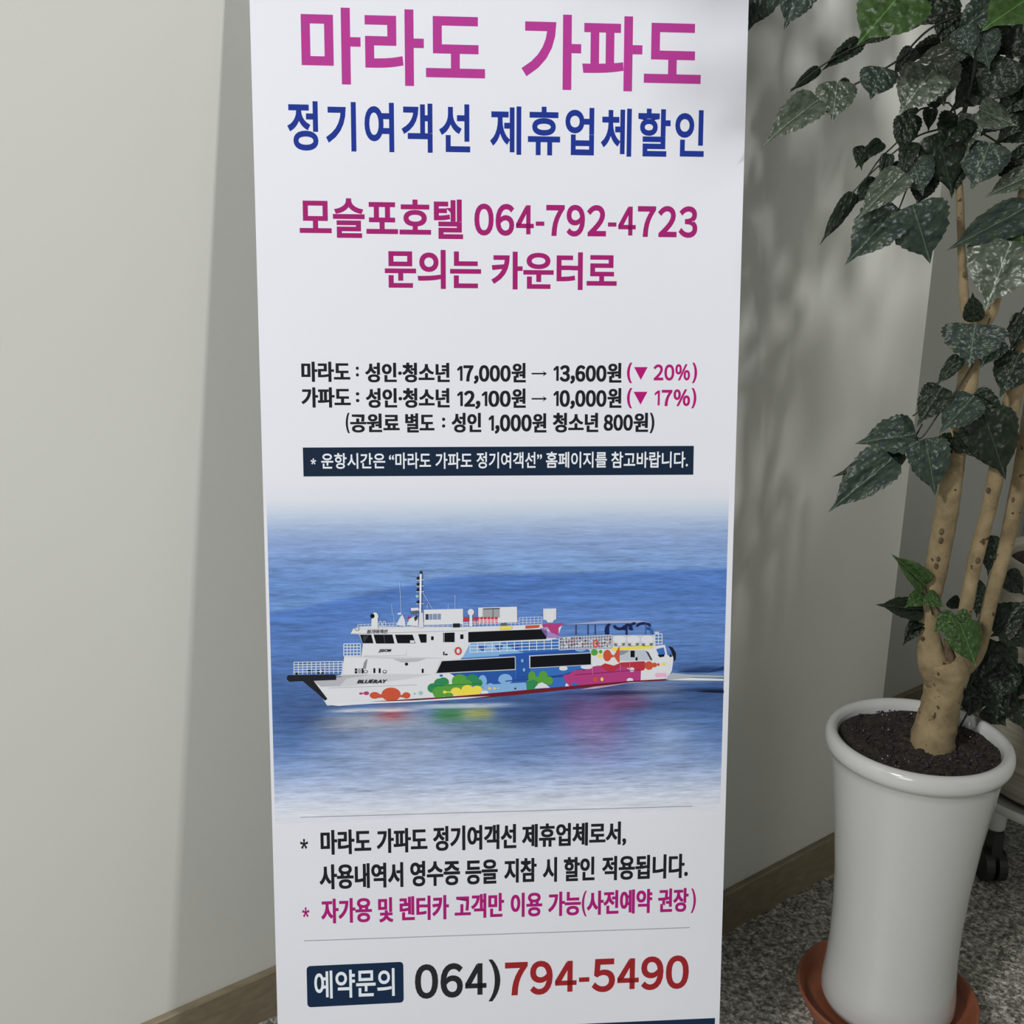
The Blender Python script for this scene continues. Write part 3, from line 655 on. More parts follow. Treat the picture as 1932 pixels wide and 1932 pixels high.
# ------------------------------------------------------------------ white planter, saucer, tree
pb = on_floor(1676, 1880, 0.02); PC = (pb.x - 0.003, pb.y)
def Zat(y, x=1735):                         # height on the pot's axis seen at image row y
    lo, hi = -0.2, 1.9
    r = ray(x, y); t = PC[1] / r.y; return H + r.z * t
m_glaze = plain('white_glazed_ceramic', (0.57, 0.58, 0.57), 0.16, 0.015, 6, 0.04, 18, coat=0.5)
ZT = 0.452
prof = [(0.001, 0.016), (0.090, 0.016), (0.0980, 0.020), (0.1003, 0.030), (0.0995, 0.050), (0.0965, 0.08), (0.0945, 0.12), (0.0950, 0.18), (0.0985, 0.245), (0.1050, 0.32), (0.1130, 0.385), (0.1185, 0.426), (0.1208, 0.440),
        (0.1225, 0.4415), (0.1270, 0.4435), (0.1305, 0.450), (0.1315, 0.457), (0.1305, 0.466), (0.1265, 0.4715), (0.1210, 0.4725), (0.1160, 0.470), (0.1130, 0.463), (0.1118, 0.450), (0.1110, 0.435)]
na = math.radians(27.8)
def notch(r, z, a, i):
    if r > 0.112 and z > 0.449:
        d = abs((a - na + math.pi) % (2 * math.pi) - math.pi)
        k = max(0, 1 - d / 0.065)
        return r - 0.009 * k * (r > 0.125), z - 0.021 * k
    return r, z
tree = pot = empty('potted_tree', (PC[0], PC[1], 0.014))
tag(tree, 'broad-leaved tree with pale forked stems in a tall white glazed pot', 'potted plant')
v, f = lathe_data(prof, PC, 240, notch)
body = mesh('pot_body', v, f, m_glaze, pot, True)
m_soil, nt, b = nodes('potting_soil')
b.inputs['Roughness'].default_value = 0.95
tc = N(nt, 'ShaderNodeTexCoord'); n1 = N(nt, 'ShaderNodeTexNoise'); n1.inputs['Scale'].default_value = 160; n1.inputs['Detail'].default_value = 6
r_ = ramp(nt, [(0.35, (0.010, 0.008, 0.006)), (0.6, (0.040, 0.030, 0.022)), (0.78, (0.11, 0.085, 0.062))])
bp = N(nt, 'ShaderNodeBump'); bp.inputs['Strength'].default_value = 0.8; bp.inputs['Distance'].default_value = 0.004
for a_, b_ in ((tc.outputs['Object'], n1.inputs['Vector']), (n1.outputs['Fac'], r_.inputs[0]), (r_.outputs[0], b.inputs['Base Color']), (n1.outputs['Fac'], bp.inputs['Height']), (bp.outputs[0], b.inputs['Normal'])): nt.links.new(a_, b_)
def soil_data(c, R0, z, n=34, seg=64):
    V = [Vector((c[0], c[1], z))]; Fc = []
    for i in range(1, n + 1):
        for k in range(seg):
            a = 2 * math.pi * k / seg; r = R0 * i / n
            h = 0.004 * math.sin(r * 90 + a * 2) * math.cos(a * 3 + r * 40) + random.uniform(-0.002, 0.002) + 0.006 * math.exp(-(r / 0.04) ** 2)
            V.append(Vector((c[0] + r * math.cos(a), c[1] + r * math.sin(a), z + h)))
    for k in range(seg): Fc.append((0, 1 + k, 1 + (k + 1) % seg))
    for i in range(n - 1):
        for k in range(seg):
            a, b_ = 1 + i * seg + k, 1 + i * seg + (k + 1) % seg; Fc.append((a, a + seg, b_ + seg, b_))
    return V, Fc
SZ = 0.457
v, f = soil_data(PC, 0.1122, SZ)
soil = mesh('soil', v, f, m_soil, pot, True)
def pebbles(c, R0, z, n, rmin, rmax):
    parts = []
    for _ in range(n):
        a = random.uniform(0, 6.28); r = R0 * math.sqrt(random.random()); s = random.uniform(rmin, rmax)
        p = Vector((c[0] + r * math.cos(a), c[1] + r * math.sin(a), z + 0.002))
        V = [p + Vector(d) * s * random.uniform(0.7, 1.3) for d in ((1, 0, 0), (-1, 0, 0), (0, 1, 0), (0, -1, 0), (0, 0, 1), (0, 0, -1))]
        parts.append((V, [(0, 2, 4), (2, 1, 4), (1, 3, 4), (3, 0, 4), (2, 0, 5), (1, 2, 5), (3, 1, 5), (0, 3, 5)]))
    return merge(parts)
m_perl = plain('pale_grit', (0.42, 0.39, 0.35), 0.9, 0.25, 80)
v, f = pebbles(PC, 0.105, SZ, 46, 0.0006, 0.0016); o = mesh('grit', v, f, m_perl, pot); o['kind'] = 'stuff'; o['label'] = 'pale specks of grit in the soil'
m_clod = plain('soil_crumbs', (0.028, 0.021, 0.03), 0.95, 0.5, 90)
v, f = pebbles(PC, 0.108, SZ, 420, 0.0012, 0.0035); o = mesh('soil_crumbs', v, f, m_clod, pot); o['kind'] = 'stuff'

m_terra = plain('terracotta_plastic', (0.26, 0.085, 0.042), 0.42, 0.08, 25, 0.05, 120)
sprof = [(0.001, 0.004), (0.112, 0.004), (0.122, 0.008), (0.131, 0.036), (0.1333, 0.0372), (0.1355, 0.036), (0.135, 0.033), (0.121, 0.003), (0.12, 0.0005), (0.001, 0.0005)]
SC = (PC[0] - 0.003, PC[1] - 0.004)
sauc = [(r, z + (0.009 if (i < 3) else 0)) for i, (r, z) in enumerate(sprof)]
v, f = lathe_data(sauc, SC, 120)
tag(mesh('plant_saucer', v, f, m_terra, None, True), 'round terracotta coloured plastic saucer under the white pot', 'saucer')

# bark
m_bark, nt, b = nodes('pale_bark')
b.inputs['Roughness'].default_value = 0.8
tc = N(nt, 'ShaderNodeTexCoord')
n1 = N(nt, 'ShaderNodeTexNoise'); n1.inputs['Scale'].default_value = 28; n1.inputs['Detail'].default_value = 6; n1.inputs['Roughness'].default_value = 0.65
r1 = ramp(nt, [(0.3, (0.155, 0.112, 0.058)), (0.55, (0.27, 0.208, 0.112)), (0.75, (0.34, 0.27, 0.152))])
n2 = N(nt, 'ShaderNodeTexNoise'); n2.inputs['Scale'].default_value = 75; n2.inputs['Detail'].default_value = 2
r2 = ramp(nt, [(0.655, (1, 1, 1)), (0.70, (0.25, 0.18, 0.12))])
mx = N(nt, 'ShaderNodeMix', data_type='RGBA', blend_type='MULTIPLY'); mx.inputs[0].default_value = 1
bp = N(nt, 'ShaderNodeBump'); bp.inputs['Strength'].default_value = 0.5; bp.inputs['Distance'].default_value = 0.003
for a_, b_ in ((tc.outputs['Object'], n1.inputs['Vector']), (tc.outputs['Object'], n2.inputs['Vector']), (n1.outputs['Fac'], r1.inputs[0]), (n2.outputs['Fac'], r2.inputs[0]),
               (r1.outputs[0], mx.inputs[6]), (r2.outputs[0], mx.inputs[7]), (mx.outputs[2], b.inputs['Base Color']), (n1.outputs['Fac'], bp.inputs['Height']), (bp.outputs[0], b.inputs['Normal'])): nt.links.new(a_, b_)
m_scar = plain('dark_bark_scar', (0.10, 0.07, 0.04), 0.9, 0.4, 90, 0.5, 150)
m_twig = plain('green_brown_twig', (0.022, 0.022, 0.014), 0.6, 0.2, 40)
TY = PC[1] - 0.005
def tw(pts, name, mat, seg=12, wob=0.02, n=6):
    """pts: (x, y, diameter px, depth offset)"""
    w = [at_depth(p[0], p[1], TY + (p[3] if len(p) > 3 else 0)) for p in pts]
    rr = [p[2] / 2 * (w[i] - EYE).length / FPX * 0.985 for i, p in enumerate(pts)]
    if len(rr) == 2: w.insert(1, (w[0] + w[1]) / 2); rr.insert(1, sum(rr) / 2)
    v, f = tube_data(w, rr, seg, n, wob)
    return mesh(name, v, f, mat, tree, True)
tw([(1757, 1470, 84), (1757, 1440, 78), (1758, 1405, 76), (1766, 1366, 71), (1775, 1328, 66), (1781, 1290, 68), (1783, 1262, 78), (1778, 1240, 70)], 'trunk', m_bark, 20, 0.025)
tw([(1775, 1280, 60), (1762, 1250, 56), (1755, 1220, 44), (1750, 1180, 38), (1755, 1130, 37), (1762, 1095, 38), (1771, 1050, 39), (1780, 1000, 40), (1789, 950, 40), (1796, 900, 38), (1804, 850, 35), (1813, 800, 36), (1822, 745, 35), (1828, 700, 35), (1832, 660, 36), (1842, 622, 34)], 'stem', m_bark, 16, 0.015)
tw([(1795, 1285, 54), (1806, 1258, 46), (1809, 1228, 32), (1812, 1190, 26), (1821, 1155, 25), (1831, 1100, 25), (1842, 1050, 26), (1855, 1000, 26), (1868, 950, 26), (1878, 900, 28), (1888, 850, 28), (1900, 800, 30), (1911, 750, 31), (1922, 700, 31), (1950, 610, 30)], 'stem', m_bark, 14, 0.015)
tw([(1808, 1262, 40, 0.01), (1828, 1246, 36, 0.03), (1844, 1224, 30, 0.02), (1855, 1190, 27, 0.02), (1865, 1150, 25, 0.02), (1878, 1100, 26, 0.02), (1893, 1050, 25, 0.02), (1905, 1000, 26, 0.02), (1915, 950, 27, 0.02), (1928, 880, 27, 0.02), (1945, 780, 28, 0.02), (1965, 640, 28, 0.02)], 'stem', m_bark, 14, 0.015)
tw([(1841, 632, 26), (1826, 600, 19), (1819, 560, 17), (1817, 520, 15), (1814, 470, 13), (1812, 400, 13), (1810, 355, 12), (1806, 300, 10)], 'stem', m_bark, 10, 0.03)
tw([(1806, 310, 9, .02), (1815, 230, 8, .02), (1835, 150, 8, .02), (1850, 60, 8, .01), (1870, -60, 8, .01)], 'twig', m_twig, 8, 0.03)
tw([(1842, 628, 26), (1860, 603, 24), (1872, 585, 20), (1882, 550, 18), (1895, 500, 17), (1910, 440, 15), (1925, 380, 14), (1940, 300, 13), (1950, 150, 12), (1955, -50, 10)], 'stem', m_bark, 10, 0.03)
tw([(1785, 1205, 7, -0.012), (1790, 1235, 14, -0.016), (1797, 1258, 16, -0.014), (1802, 1275, 8, -0.02)], 'bark_hollow', m_scar, 10, 0.12)
# knots
for x, y, d in ((1776, 1003, 9), (1775, 1020, 9), (1766, 1068, 8), (1770, 1055, 7), (1845, 1058, 9), (1864, 925, 8), (1905, 745, 10), (1896, 1060, 8), (1912, 943, 8), (1820, 518, 8), (1740, 1205, 7)):
    w = at_depth(x, y, TY - (0.016 if x < 1800 else (0.011 if x < 1890 else -0.012))); s = d / 2 / FPX * 1.6
    V = []; Fc = []
    for i in range(5):
        for k in range(8):
            a = 2 * math.pi * k / 8; t = math.pi * i / 4
            V.append(w + Vector((s * math.cos(a) * math.sin(t), -s * 0.35 * math.cos(t), 1.4 * s * math.sin(a) * math.sin(t))))
    for i in range(4):
        for k in range(8): Fc.append((i * 8 + k, i * 8 + (k + 1) % 8, i * 8 + 8 + (k + 1) % 8, i * 8 + 8 + k))
    mesh('bark_knot', V, Fc, m_scar, tree, True)

# leaf meshes: ovate blade with a drip tip, toothed edge, sunken midrib, quilted side veins
def leaf_mesh(seed, fold, droop, teeth, tipk):
    rnd = random.Random(seed); NL, NW = 22, 10
    V, Fc = [], []
    for i in range(NL + 1):
        t = i / NL
        if t < 0.84: w = math.sin(math.pi * min(1, (t / 0.84)) ** 0.66) ** 0.66 * (1 - 0.10 * t)
        else: w = 0
        tail = 0.20 * (1 - t) / 0.22 if t > 0.78 else 1
        w = max(w, min(tail, 0.20)) if t > 0.7 else w
        if i == 0: w = 0.02
        if i == NL: w = 0.0
        for j in range(NW + 1):
            s = j / NW * 2 - 1
            e = 1 + (teeth * (1 if i % 2 else -1) * (abs(s) > 0.95) if 1 < i < NL - 3 else 0)
            x = s * w * 0.5 * e
            vein = 0.026 * math.sin((t * 6.0 - abs(s) * 1.8) * 2 * math.pi) * (abs(s) ** 0.6) * (1 - abs(s) ** 4) * min(1, w)
            z = fold * abs(s) * w - 0.030 * math.exp(-(s / 0.12) ** 2) * w + vein - droop * t * t - 0.13 * (abs(s) ** 2.4) * w
            z += 0.003 * rnd.uniform(-1, 1)
            V.append((x, t - 0.0 + (0.07 * abs(s) * w * -1 if t < 0.5 else 0.0), z))
    for i in range(NL):
        for j in range(NW):
            a = i * (NW + 1) + j; Fc.append((a, a + 1, a + NW + 2, a + NW + 1))
    return V, Fc
def leaf_mat(name, dark, light, rough, sheen=0.0):
    m, nt, b = nodes(name)
    b.inputs['Roughness'].default_value = rough
    b.inputs['Specular IOR Level'].default_value = 0.55 if name == 'painted_sheen_leaf' else 0.33
    tc = N(nt, 'ShaderNodeTexCoord'); n1 = N(nt, 'ShaderNodeTexNoise'); n1.inputs['Scale'].default_value = 5; n1.inputs['Detail'].default_value = 4
    r = ramp(nt, [(0.3, dark), (0.7, light)])
    n2 = N(nt, 'ShaderNodeTexNoise'); n2.inputs['Scale'].default_value = 7; n2.inputs['Detail'].default_value = 1
    bp = N(nt, 'ShaderNodeBump'); bp.inputs['Strength'].default_value = 0.4; bp.inputs['Distance'].default_value = 0.018
    # pale midrib
    sx = N(nt, 'ShaderNodeSeparateXYZ'); ab = N(nt, 'ShaderNodeMath', operation='ABSOLUTE'); lt = N(nt, 'ShaderNodeMath', operation='LESS_THAN'); lt.inputs[1].default_value = 0.010
    mx = N(nt, 'ShaderNodeMix', data_type='RGBA'); mx.inputs[7].default_value = (*[min(1, c * 1.8 + 0.01) for c in light], 1)
    for a_, b_ in ((tc.outputs['Object'], n1.inputs['Vector']), (tc.outputs['Object'], n2.inputs['Vector']), (n1.outputs['Fac'], r.inputs[0]), (tc.outputs['Object'], sx.inputs[0]), (sx.outputs[0], ab.inputs[0]),
                   (ab.outputs[0], lt.inputs[0]), (lt.outputs[0], mx.inputs[0]), (r.outputs[0], mx.inputs[6]), (mx.outputs[2], b.inputs['Base Color']), (n2.outputs['Fac'], bp.inputs['Height']), (bp.outputs[0], b.inputs['Normal'])): nt.links.new(a_, b_)
    return m
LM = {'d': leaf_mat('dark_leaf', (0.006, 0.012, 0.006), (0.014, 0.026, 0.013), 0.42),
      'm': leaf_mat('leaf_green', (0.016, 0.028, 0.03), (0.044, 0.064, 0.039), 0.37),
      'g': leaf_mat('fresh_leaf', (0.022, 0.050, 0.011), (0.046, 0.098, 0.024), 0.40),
      's': leaf_mat('painted_sheen_leaf', (0.030, 0.044, 0.028), (0.095, 0.118, 0.084), 0.33)}  # pale grey-green mottling puts part of the silvery sheen into the colour
LSH = {}
def leaf_shape(kind, i):
    k = (kind, i)
    if k not in LSH:
        v, f = leaf_mesh(i * 17 + 3, *[(0.10, 0.10, 0.03, 1), (0.18, 0.22, 0.045, 1), (0.05, 0.05, 0.025, 1), (0.26, 0.12, 0.04, 1)][i])
        me = bpy.data.meshes.new('leaf'); me.from_pydata(v, [], f); me.update()
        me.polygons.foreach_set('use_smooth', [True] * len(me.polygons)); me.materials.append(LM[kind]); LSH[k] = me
    return LSH[k]
def leaf_matrix(bx, by, tx, ty, w, off, tilt, doff):
    Y0 = TY + off
    B = at_depth(bx, by, Y0); T = at_depth(tx, ty, Y0 - doff)
    d = (T - B); L = d.length; d.normalize()
    view = (B - EYE).normalized()
    up = Vector((0, 0, 1))
    n = (-view * 1.0 + up * tilt); n = (n - d * n.dot(d)).normalized()
    side = d.cross(n)
    c = (side - view * side.dot(view)).length
    ww = w * (B - EYE).length / FPX / max(0.45, c) * 1.04
    mt = Matrix.Identity(4)
    for r in range(3):
        mt[r][0] = side[r] * ww; mt[r][1] = d[r] * L; mt[r][2] = n[r] * L * 0.9; mt[r][3] = B[r]
    return mt
cnt = 0
def leaf(bx, by, tx, ty, w, kind='d', off=0.0, tilt=0.5, doff=0.02):
    global cnt
    o = bpy.data.objects.new('leaf', leaf_shape(kind, cnt % 4)); cnt += 1
    COL.objects.link(o); o.parent = tree
    o.matrix_parent_inverse = Matrix.Translation(-tree.location)
    o.matrix_basis = leaf_matrix(bx, by, tx, ty, w, off, tilt, doff)
    return o
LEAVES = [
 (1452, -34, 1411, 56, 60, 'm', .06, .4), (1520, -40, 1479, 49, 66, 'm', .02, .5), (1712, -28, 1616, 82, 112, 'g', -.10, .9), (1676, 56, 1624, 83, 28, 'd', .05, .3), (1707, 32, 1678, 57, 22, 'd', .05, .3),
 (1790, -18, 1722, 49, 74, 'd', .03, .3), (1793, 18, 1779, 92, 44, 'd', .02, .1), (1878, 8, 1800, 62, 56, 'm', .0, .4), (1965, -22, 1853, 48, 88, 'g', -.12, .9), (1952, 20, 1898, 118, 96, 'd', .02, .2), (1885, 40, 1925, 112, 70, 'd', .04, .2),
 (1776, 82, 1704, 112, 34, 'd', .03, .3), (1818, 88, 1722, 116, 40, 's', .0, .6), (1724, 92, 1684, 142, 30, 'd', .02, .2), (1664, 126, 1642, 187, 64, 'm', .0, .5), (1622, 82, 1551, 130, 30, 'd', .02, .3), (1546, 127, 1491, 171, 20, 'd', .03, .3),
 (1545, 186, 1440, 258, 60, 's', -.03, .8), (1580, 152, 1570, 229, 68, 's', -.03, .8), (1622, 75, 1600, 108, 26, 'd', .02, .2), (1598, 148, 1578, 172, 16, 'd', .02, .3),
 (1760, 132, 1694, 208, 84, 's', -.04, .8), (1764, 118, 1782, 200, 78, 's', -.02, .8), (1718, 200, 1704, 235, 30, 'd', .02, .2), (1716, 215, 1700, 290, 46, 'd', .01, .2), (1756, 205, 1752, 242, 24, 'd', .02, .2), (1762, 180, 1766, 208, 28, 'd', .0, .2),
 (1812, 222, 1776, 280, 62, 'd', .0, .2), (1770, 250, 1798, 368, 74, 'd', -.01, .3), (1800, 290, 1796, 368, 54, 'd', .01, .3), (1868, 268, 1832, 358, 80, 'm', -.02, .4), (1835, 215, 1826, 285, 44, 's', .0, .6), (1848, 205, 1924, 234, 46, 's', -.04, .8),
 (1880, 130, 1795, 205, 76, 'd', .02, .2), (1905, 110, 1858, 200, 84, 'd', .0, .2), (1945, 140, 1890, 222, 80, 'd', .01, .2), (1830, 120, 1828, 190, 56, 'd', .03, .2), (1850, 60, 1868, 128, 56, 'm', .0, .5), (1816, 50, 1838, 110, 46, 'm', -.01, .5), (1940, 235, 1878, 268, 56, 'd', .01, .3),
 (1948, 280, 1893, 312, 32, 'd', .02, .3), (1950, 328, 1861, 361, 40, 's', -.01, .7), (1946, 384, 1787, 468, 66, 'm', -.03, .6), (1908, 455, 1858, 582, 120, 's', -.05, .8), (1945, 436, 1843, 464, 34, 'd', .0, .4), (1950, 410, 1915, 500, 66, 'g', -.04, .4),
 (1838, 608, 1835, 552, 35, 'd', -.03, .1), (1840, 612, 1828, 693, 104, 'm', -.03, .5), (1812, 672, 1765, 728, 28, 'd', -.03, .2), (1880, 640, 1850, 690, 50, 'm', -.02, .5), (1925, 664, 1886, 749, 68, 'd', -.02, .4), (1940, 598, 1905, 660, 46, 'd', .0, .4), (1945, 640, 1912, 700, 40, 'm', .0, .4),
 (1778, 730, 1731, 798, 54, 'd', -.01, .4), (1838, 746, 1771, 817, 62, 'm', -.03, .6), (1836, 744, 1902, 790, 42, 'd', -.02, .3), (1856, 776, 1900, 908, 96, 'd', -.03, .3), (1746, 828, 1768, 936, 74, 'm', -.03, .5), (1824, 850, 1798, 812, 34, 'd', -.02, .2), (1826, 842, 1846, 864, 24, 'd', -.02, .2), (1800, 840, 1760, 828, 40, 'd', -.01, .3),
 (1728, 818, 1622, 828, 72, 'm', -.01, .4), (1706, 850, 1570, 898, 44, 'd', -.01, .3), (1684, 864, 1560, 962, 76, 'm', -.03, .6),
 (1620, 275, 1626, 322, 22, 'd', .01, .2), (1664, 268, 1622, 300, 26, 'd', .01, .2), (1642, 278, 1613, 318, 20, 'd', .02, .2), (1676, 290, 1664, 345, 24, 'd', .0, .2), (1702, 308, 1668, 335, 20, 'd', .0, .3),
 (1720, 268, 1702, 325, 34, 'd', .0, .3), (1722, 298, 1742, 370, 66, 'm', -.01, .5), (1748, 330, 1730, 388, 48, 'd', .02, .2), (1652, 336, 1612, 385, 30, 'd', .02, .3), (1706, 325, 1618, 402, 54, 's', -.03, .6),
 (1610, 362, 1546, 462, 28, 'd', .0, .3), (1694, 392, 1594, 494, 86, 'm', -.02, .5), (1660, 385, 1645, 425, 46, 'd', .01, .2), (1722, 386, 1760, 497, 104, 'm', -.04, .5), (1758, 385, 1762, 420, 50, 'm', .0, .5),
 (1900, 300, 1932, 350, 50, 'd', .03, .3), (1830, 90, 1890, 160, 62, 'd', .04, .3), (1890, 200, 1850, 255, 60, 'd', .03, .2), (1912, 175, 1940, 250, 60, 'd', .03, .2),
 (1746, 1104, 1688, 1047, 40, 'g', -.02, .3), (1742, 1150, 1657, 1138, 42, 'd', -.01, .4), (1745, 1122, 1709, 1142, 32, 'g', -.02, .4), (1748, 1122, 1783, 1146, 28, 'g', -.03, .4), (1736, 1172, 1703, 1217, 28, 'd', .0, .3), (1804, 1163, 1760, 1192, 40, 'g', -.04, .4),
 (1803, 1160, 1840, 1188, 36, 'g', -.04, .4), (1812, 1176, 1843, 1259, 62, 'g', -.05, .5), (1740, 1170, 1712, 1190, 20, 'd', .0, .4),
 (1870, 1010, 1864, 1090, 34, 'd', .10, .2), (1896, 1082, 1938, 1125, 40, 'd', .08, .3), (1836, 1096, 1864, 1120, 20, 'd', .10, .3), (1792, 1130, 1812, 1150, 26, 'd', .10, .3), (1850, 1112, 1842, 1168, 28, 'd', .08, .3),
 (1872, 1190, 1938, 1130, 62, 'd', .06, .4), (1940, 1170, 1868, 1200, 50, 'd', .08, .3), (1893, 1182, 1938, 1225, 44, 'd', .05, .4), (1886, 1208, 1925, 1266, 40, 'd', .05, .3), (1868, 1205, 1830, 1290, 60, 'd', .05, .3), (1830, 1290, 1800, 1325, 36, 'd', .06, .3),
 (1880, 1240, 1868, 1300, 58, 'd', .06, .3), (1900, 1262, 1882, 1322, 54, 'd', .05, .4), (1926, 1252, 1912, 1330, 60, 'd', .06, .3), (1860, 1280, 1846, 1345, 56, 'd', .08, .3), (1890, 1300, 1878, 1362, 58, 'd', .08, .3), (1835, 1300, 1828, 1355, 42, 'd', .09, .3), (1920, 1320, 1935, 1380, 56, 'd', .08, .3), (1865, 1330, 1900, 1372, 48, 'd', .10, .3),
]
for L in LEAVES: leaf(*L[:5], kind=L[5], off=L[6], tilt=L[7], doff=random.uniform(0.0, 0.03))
def twig(*pts, d=3.2, off=0.01):
    tw([(p[0], p[1], d * (1 - 0.3 * i / len(pts)), off) for i, p in enumerate(pts)], 'twig', m_twig, 6, 0.05, 4)
twig((1830, 20), (1765, 48), (1728, 78), (1705, 105), (1672, 128), (1640, 145), (1600, 165), (1545, 187), d=4)
twig((1800, 22), (1740, 33), (1706, 36), (1660, 70), (1600, 95), (1545, 128), (1492, 170), d=3.5)
twig((1812, 350), (1800, 205), (1750, 203), (1727, 215), (1700, 260), (1660, 300), (1632, 340), d=3.5)
twig((1815, 210), (1780, 240), (1735, 255), (1690, 285), (1640, 330), (1610, 362))
twig((1806, 232), (1850, 250), (1880, 268), (1912, 296), (1940, 320), d=4)
twig((1730, 330), (1712, 355), (1698, 390), (1694, 396))
twig((1790, 258), (1745, 290), (1735, 325))
twig((1840, 615), (1880, 625), (1905, 635), (1925, 645), (1935, 668), d=4)
twig((1900, 622), (1920, 600), (1945, 560), d=4)
twig((1868, 600), (1838, 680), (1812, 725), (1775, 775), (1740, 825), (1726, 820), d=3.5, off=-.02)
twig((1855, 645), (1836, 740)); twig((1838, 742), (1855, 778)); twig((1790, 700), (1764, 728), (1760, 740))
twig((1740, 800), (1722, 830), (1690, 858)); twig((1780, 745), (1722, 785)); twig((1815, 850), (1770, 830), (1745, 828))
twig((1885, 520), (1905, 458), (1945, 410), d=5)
twig((1760, 1160), (1750, 1125), (1746, 1104), d=3, off=-.02); twig((1762, 1140), (1786, 1165), (1806, 1165), (1812, 1178), d=3, off=-.03)
twig((1850, 1200), (1870, 1215), (1890, 1245), (1905, 1290), (1900, 1340), d=5, off=.05); twig((1815, 1290), (1830, 1330), (1812, 1370), d=4, off=.05)
# the crown goes on above and to the right of the frame
def seen(p):
    q = p - EYE; dv = q.x * R + q.y * F - q.z * D
    return 966 + FPX * dv.x / dv.z, 966 + FPX * dv.y / dv.z
rnd = random.Random(11); parts = []; base = [leaf_mesh(5, 0.2, 0.2, 0.06, 1), leaf_mesh(9, 0.1, 0.1, 0.05, 1)]
while len(parts) < 330:
    d = Vector((rnd.uniform(-1, 1), rnd.uniform(-1, 1), rnd.uniform(-1, 1)))
    if d.length > 1: continue
    p = Vector((0.80 + d.x * 0.42, 1.38 + d.y * 0.34, 1.78 + d.z * 0.42))
    x, y = seen(p)
    if (x < 2010 and y > -110) or x < 1560: continue
    dn = Vector((rnd.uniform(-0.7, 0.7), rnd.uniform(-0.7, 0.7), rnd.uniform(-1, -0.1))).normalized()
    sd = dn.cross(Vector((rnd.uniform(-1, 1), rnd.uniform(-1, 1), 0.3))).normalized(); nn = sd.cross(dn)
    L = rnd.uniform(0.06, 0.10); mt = Matrix.Identity(4)
    for r in range(3): mt[r][0] = sd[r] * L * 0.72; mt[r][1] = dn[r] * L; mt[r][2] = nn[r] * L; mt[r][3] = p[r]
    v, f = base[len(parts) % 2]; parts.append(([mt @ Vector(q) for q in v], f))
v, f = merge(parts); o = mesh('upper_foliage', v, f, LM['m'], tree, True); o['kind'] = 'stuff'; o['label'] = 'leaves of the crown above the picture'

# ------------------------------------------------------------------ cream planter on a wheeled stand
e = at_depth(1921, 1062, 1.86); CR = 0.150; CC = (e.x + CR * 0.985, 1.86 + 0.03)
ZR = e.z
m_cream, nt, b = nodes('cream_ribbed_ceramic')
b.inputs['Roughness'].default_value = 0.6
tc = N(nt, 'ShaderNodeTexCoord'); mp = N(nt, 'ShaderNodeMapping'); mp.inputs['Scale'].default_value = (6, 6, 90)
n1 = N(nt, 'ShaderNodeTexNoise'); n1.inputs['Scale'].default_value = 1; n1.inputs['Detail'].default_value = 5
r_ = ramp(nt, [(0.3, (0.26, 0.24, 0.18)), (0.6, (0.42, 0.39, 0.32)), (0.8, (0.5, 0.47, 0.4))])
bp = N(nt, 'ShaderNodeBump'); bp.inputs['Strength'].default_value = 0.4; bp.inputs['Distance'].default_value = 0.003
for a_, b_ in ((tc.outputs['Object'], mp.inputs[0]), (mp.outputs[0], n1.inputs['Vector']), (n1.outputs['Fac'], r_.inputs[0]), (r_.outputs[0], b.inputs['Base Color']), (n1.outputs['Fac'], bp.inputs['Height']), (bp.outputs[0], b.inputs['Normal'])): nt.links.new(a_, b_)
sp_ = on_floor(1905, 1512, 0.115)
ZS = 0.160
cp = empty('cream_flower_pot', (CC[0], CC[1], ZS))
tag(cp, 'cream ribbed tall pot standing on the white wheeled stand at the right edge', 'flower pot')
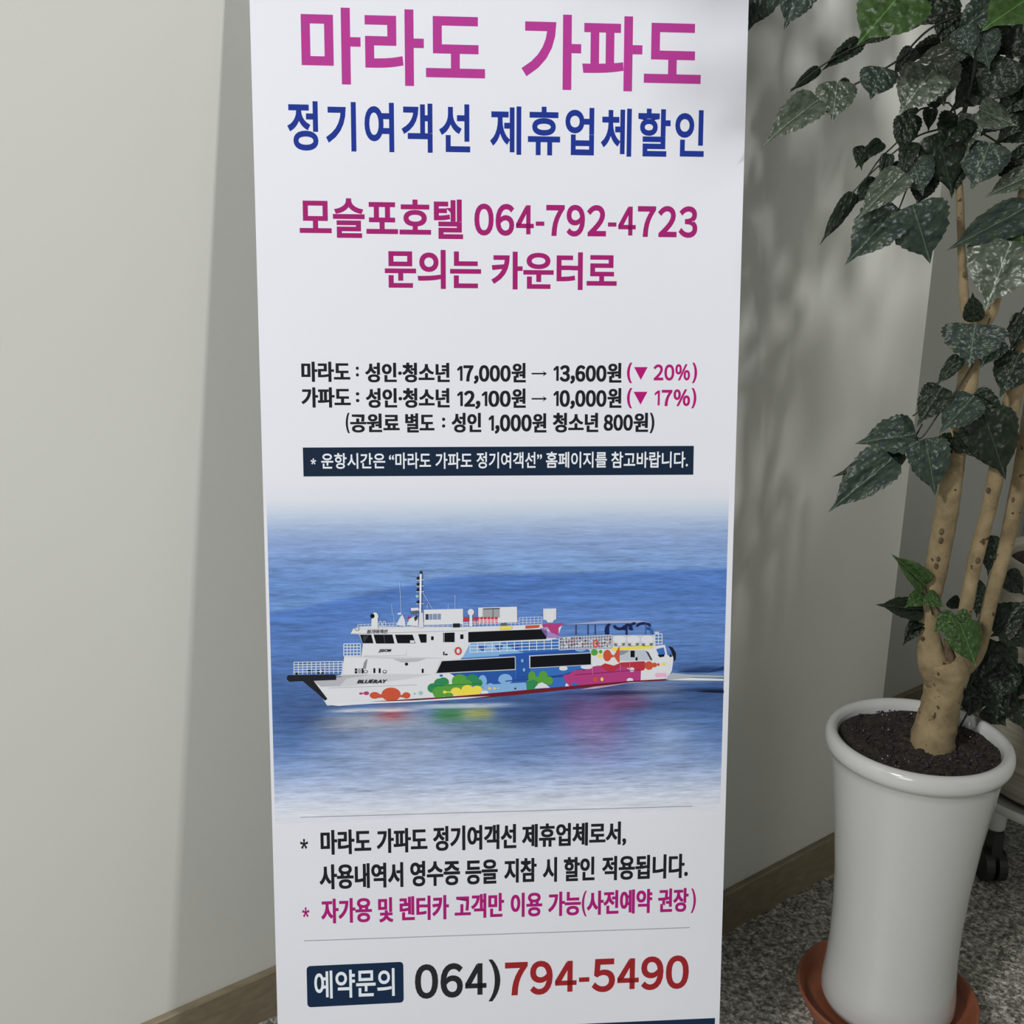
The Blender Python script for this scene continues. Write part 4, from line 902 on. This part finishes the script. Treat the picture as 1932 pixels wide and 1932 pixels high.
prof = [(0.001, ZS), (0.125, ZS), (0.136, ZS + 0.01), (0.142, ZS + 0.06), (0.150, ZS + 0.14), (0.152, (ZS + ZR) / 2), (0.147, ZR - 0.06), (0.146, ZR - 0.02), (0.152, ZR - 0.012), (0.153, ZR - 0.003), (0.149, ZR), (0.141, ZR - 0.002), (0.138, ZR - 0.02), (0.138, ZR - 0.045)]
v, f = lathe_data(prof, CC, 90); mesh('pot_body', v, f, m_cream, cp, True)
v, f = soil_data(CC, 0.139, ZR - 0.022, 16, 48); mesh('soil', v, f, m_soil, cp, True)
m_wpl = plain('white_plastic', (0.62, 0.62, 0.60), 0.35)
st = empty('plant_stand', (CC[0], CC[1], 0)); tag(st, 'round white wheeled plant stand under the cream pot', 'plant stand')
v, f = lathe_data([(0.001, ZS - 0.012), (0.165, ZS - 0.014), (0.170, ZS - 0.010), (0.172, ZS + 0.006), (0.168, ZS + 0.007), (0.164, ZS - 0.004), (0.001, ZS - 0.003)], CC, 80); mesh('tray', v, f, m_wpl, st, True)
for k in range(4):
    a = math.radians(206 + 90 * k); cx, cy = CC[0] + 0.150 * math.cos(a), CC[1] + 0.150 * math.sin(a)
    v, f = lathe_data([(0.001, 0.104), (0.012, 0.104), (0.016, 0.110), (0.018, ZS - 0.013)], (cx, cy), 20); mesh('leg', v, f, m_wpl, st, True)
    pr = []
    for i in range(2):
        dx = (-0.012 if i else 0.012)
        w0, w1 = Vector((cx + dx - 0.008, cy, 0.032)), Vector((cx + dx + 0.008, cy, 0.032)); V = []
        for q in (w0, w1):
            for kk in range(18): V.append(q + Vector((0, 0.0315 * math.cos(kk * math.pi / 9), 0.0315 * math.sin(kk * math.pi / 9))))
        pr.append((V, [tuple(range(18)), tuple(range(18, 36))[::-1]] + [(kk, kk + 18, (kk + 1) % 18 + 18, (kk + 1) % 18) for kk in range(18)]))
    v, f = merge(pr + [box_data((cx - 0.010, cy - 0.018, 0.035), (cx + 0.010, cy + 0.018, 0.105))]); mesh('caster', v, f, m_blk, st)
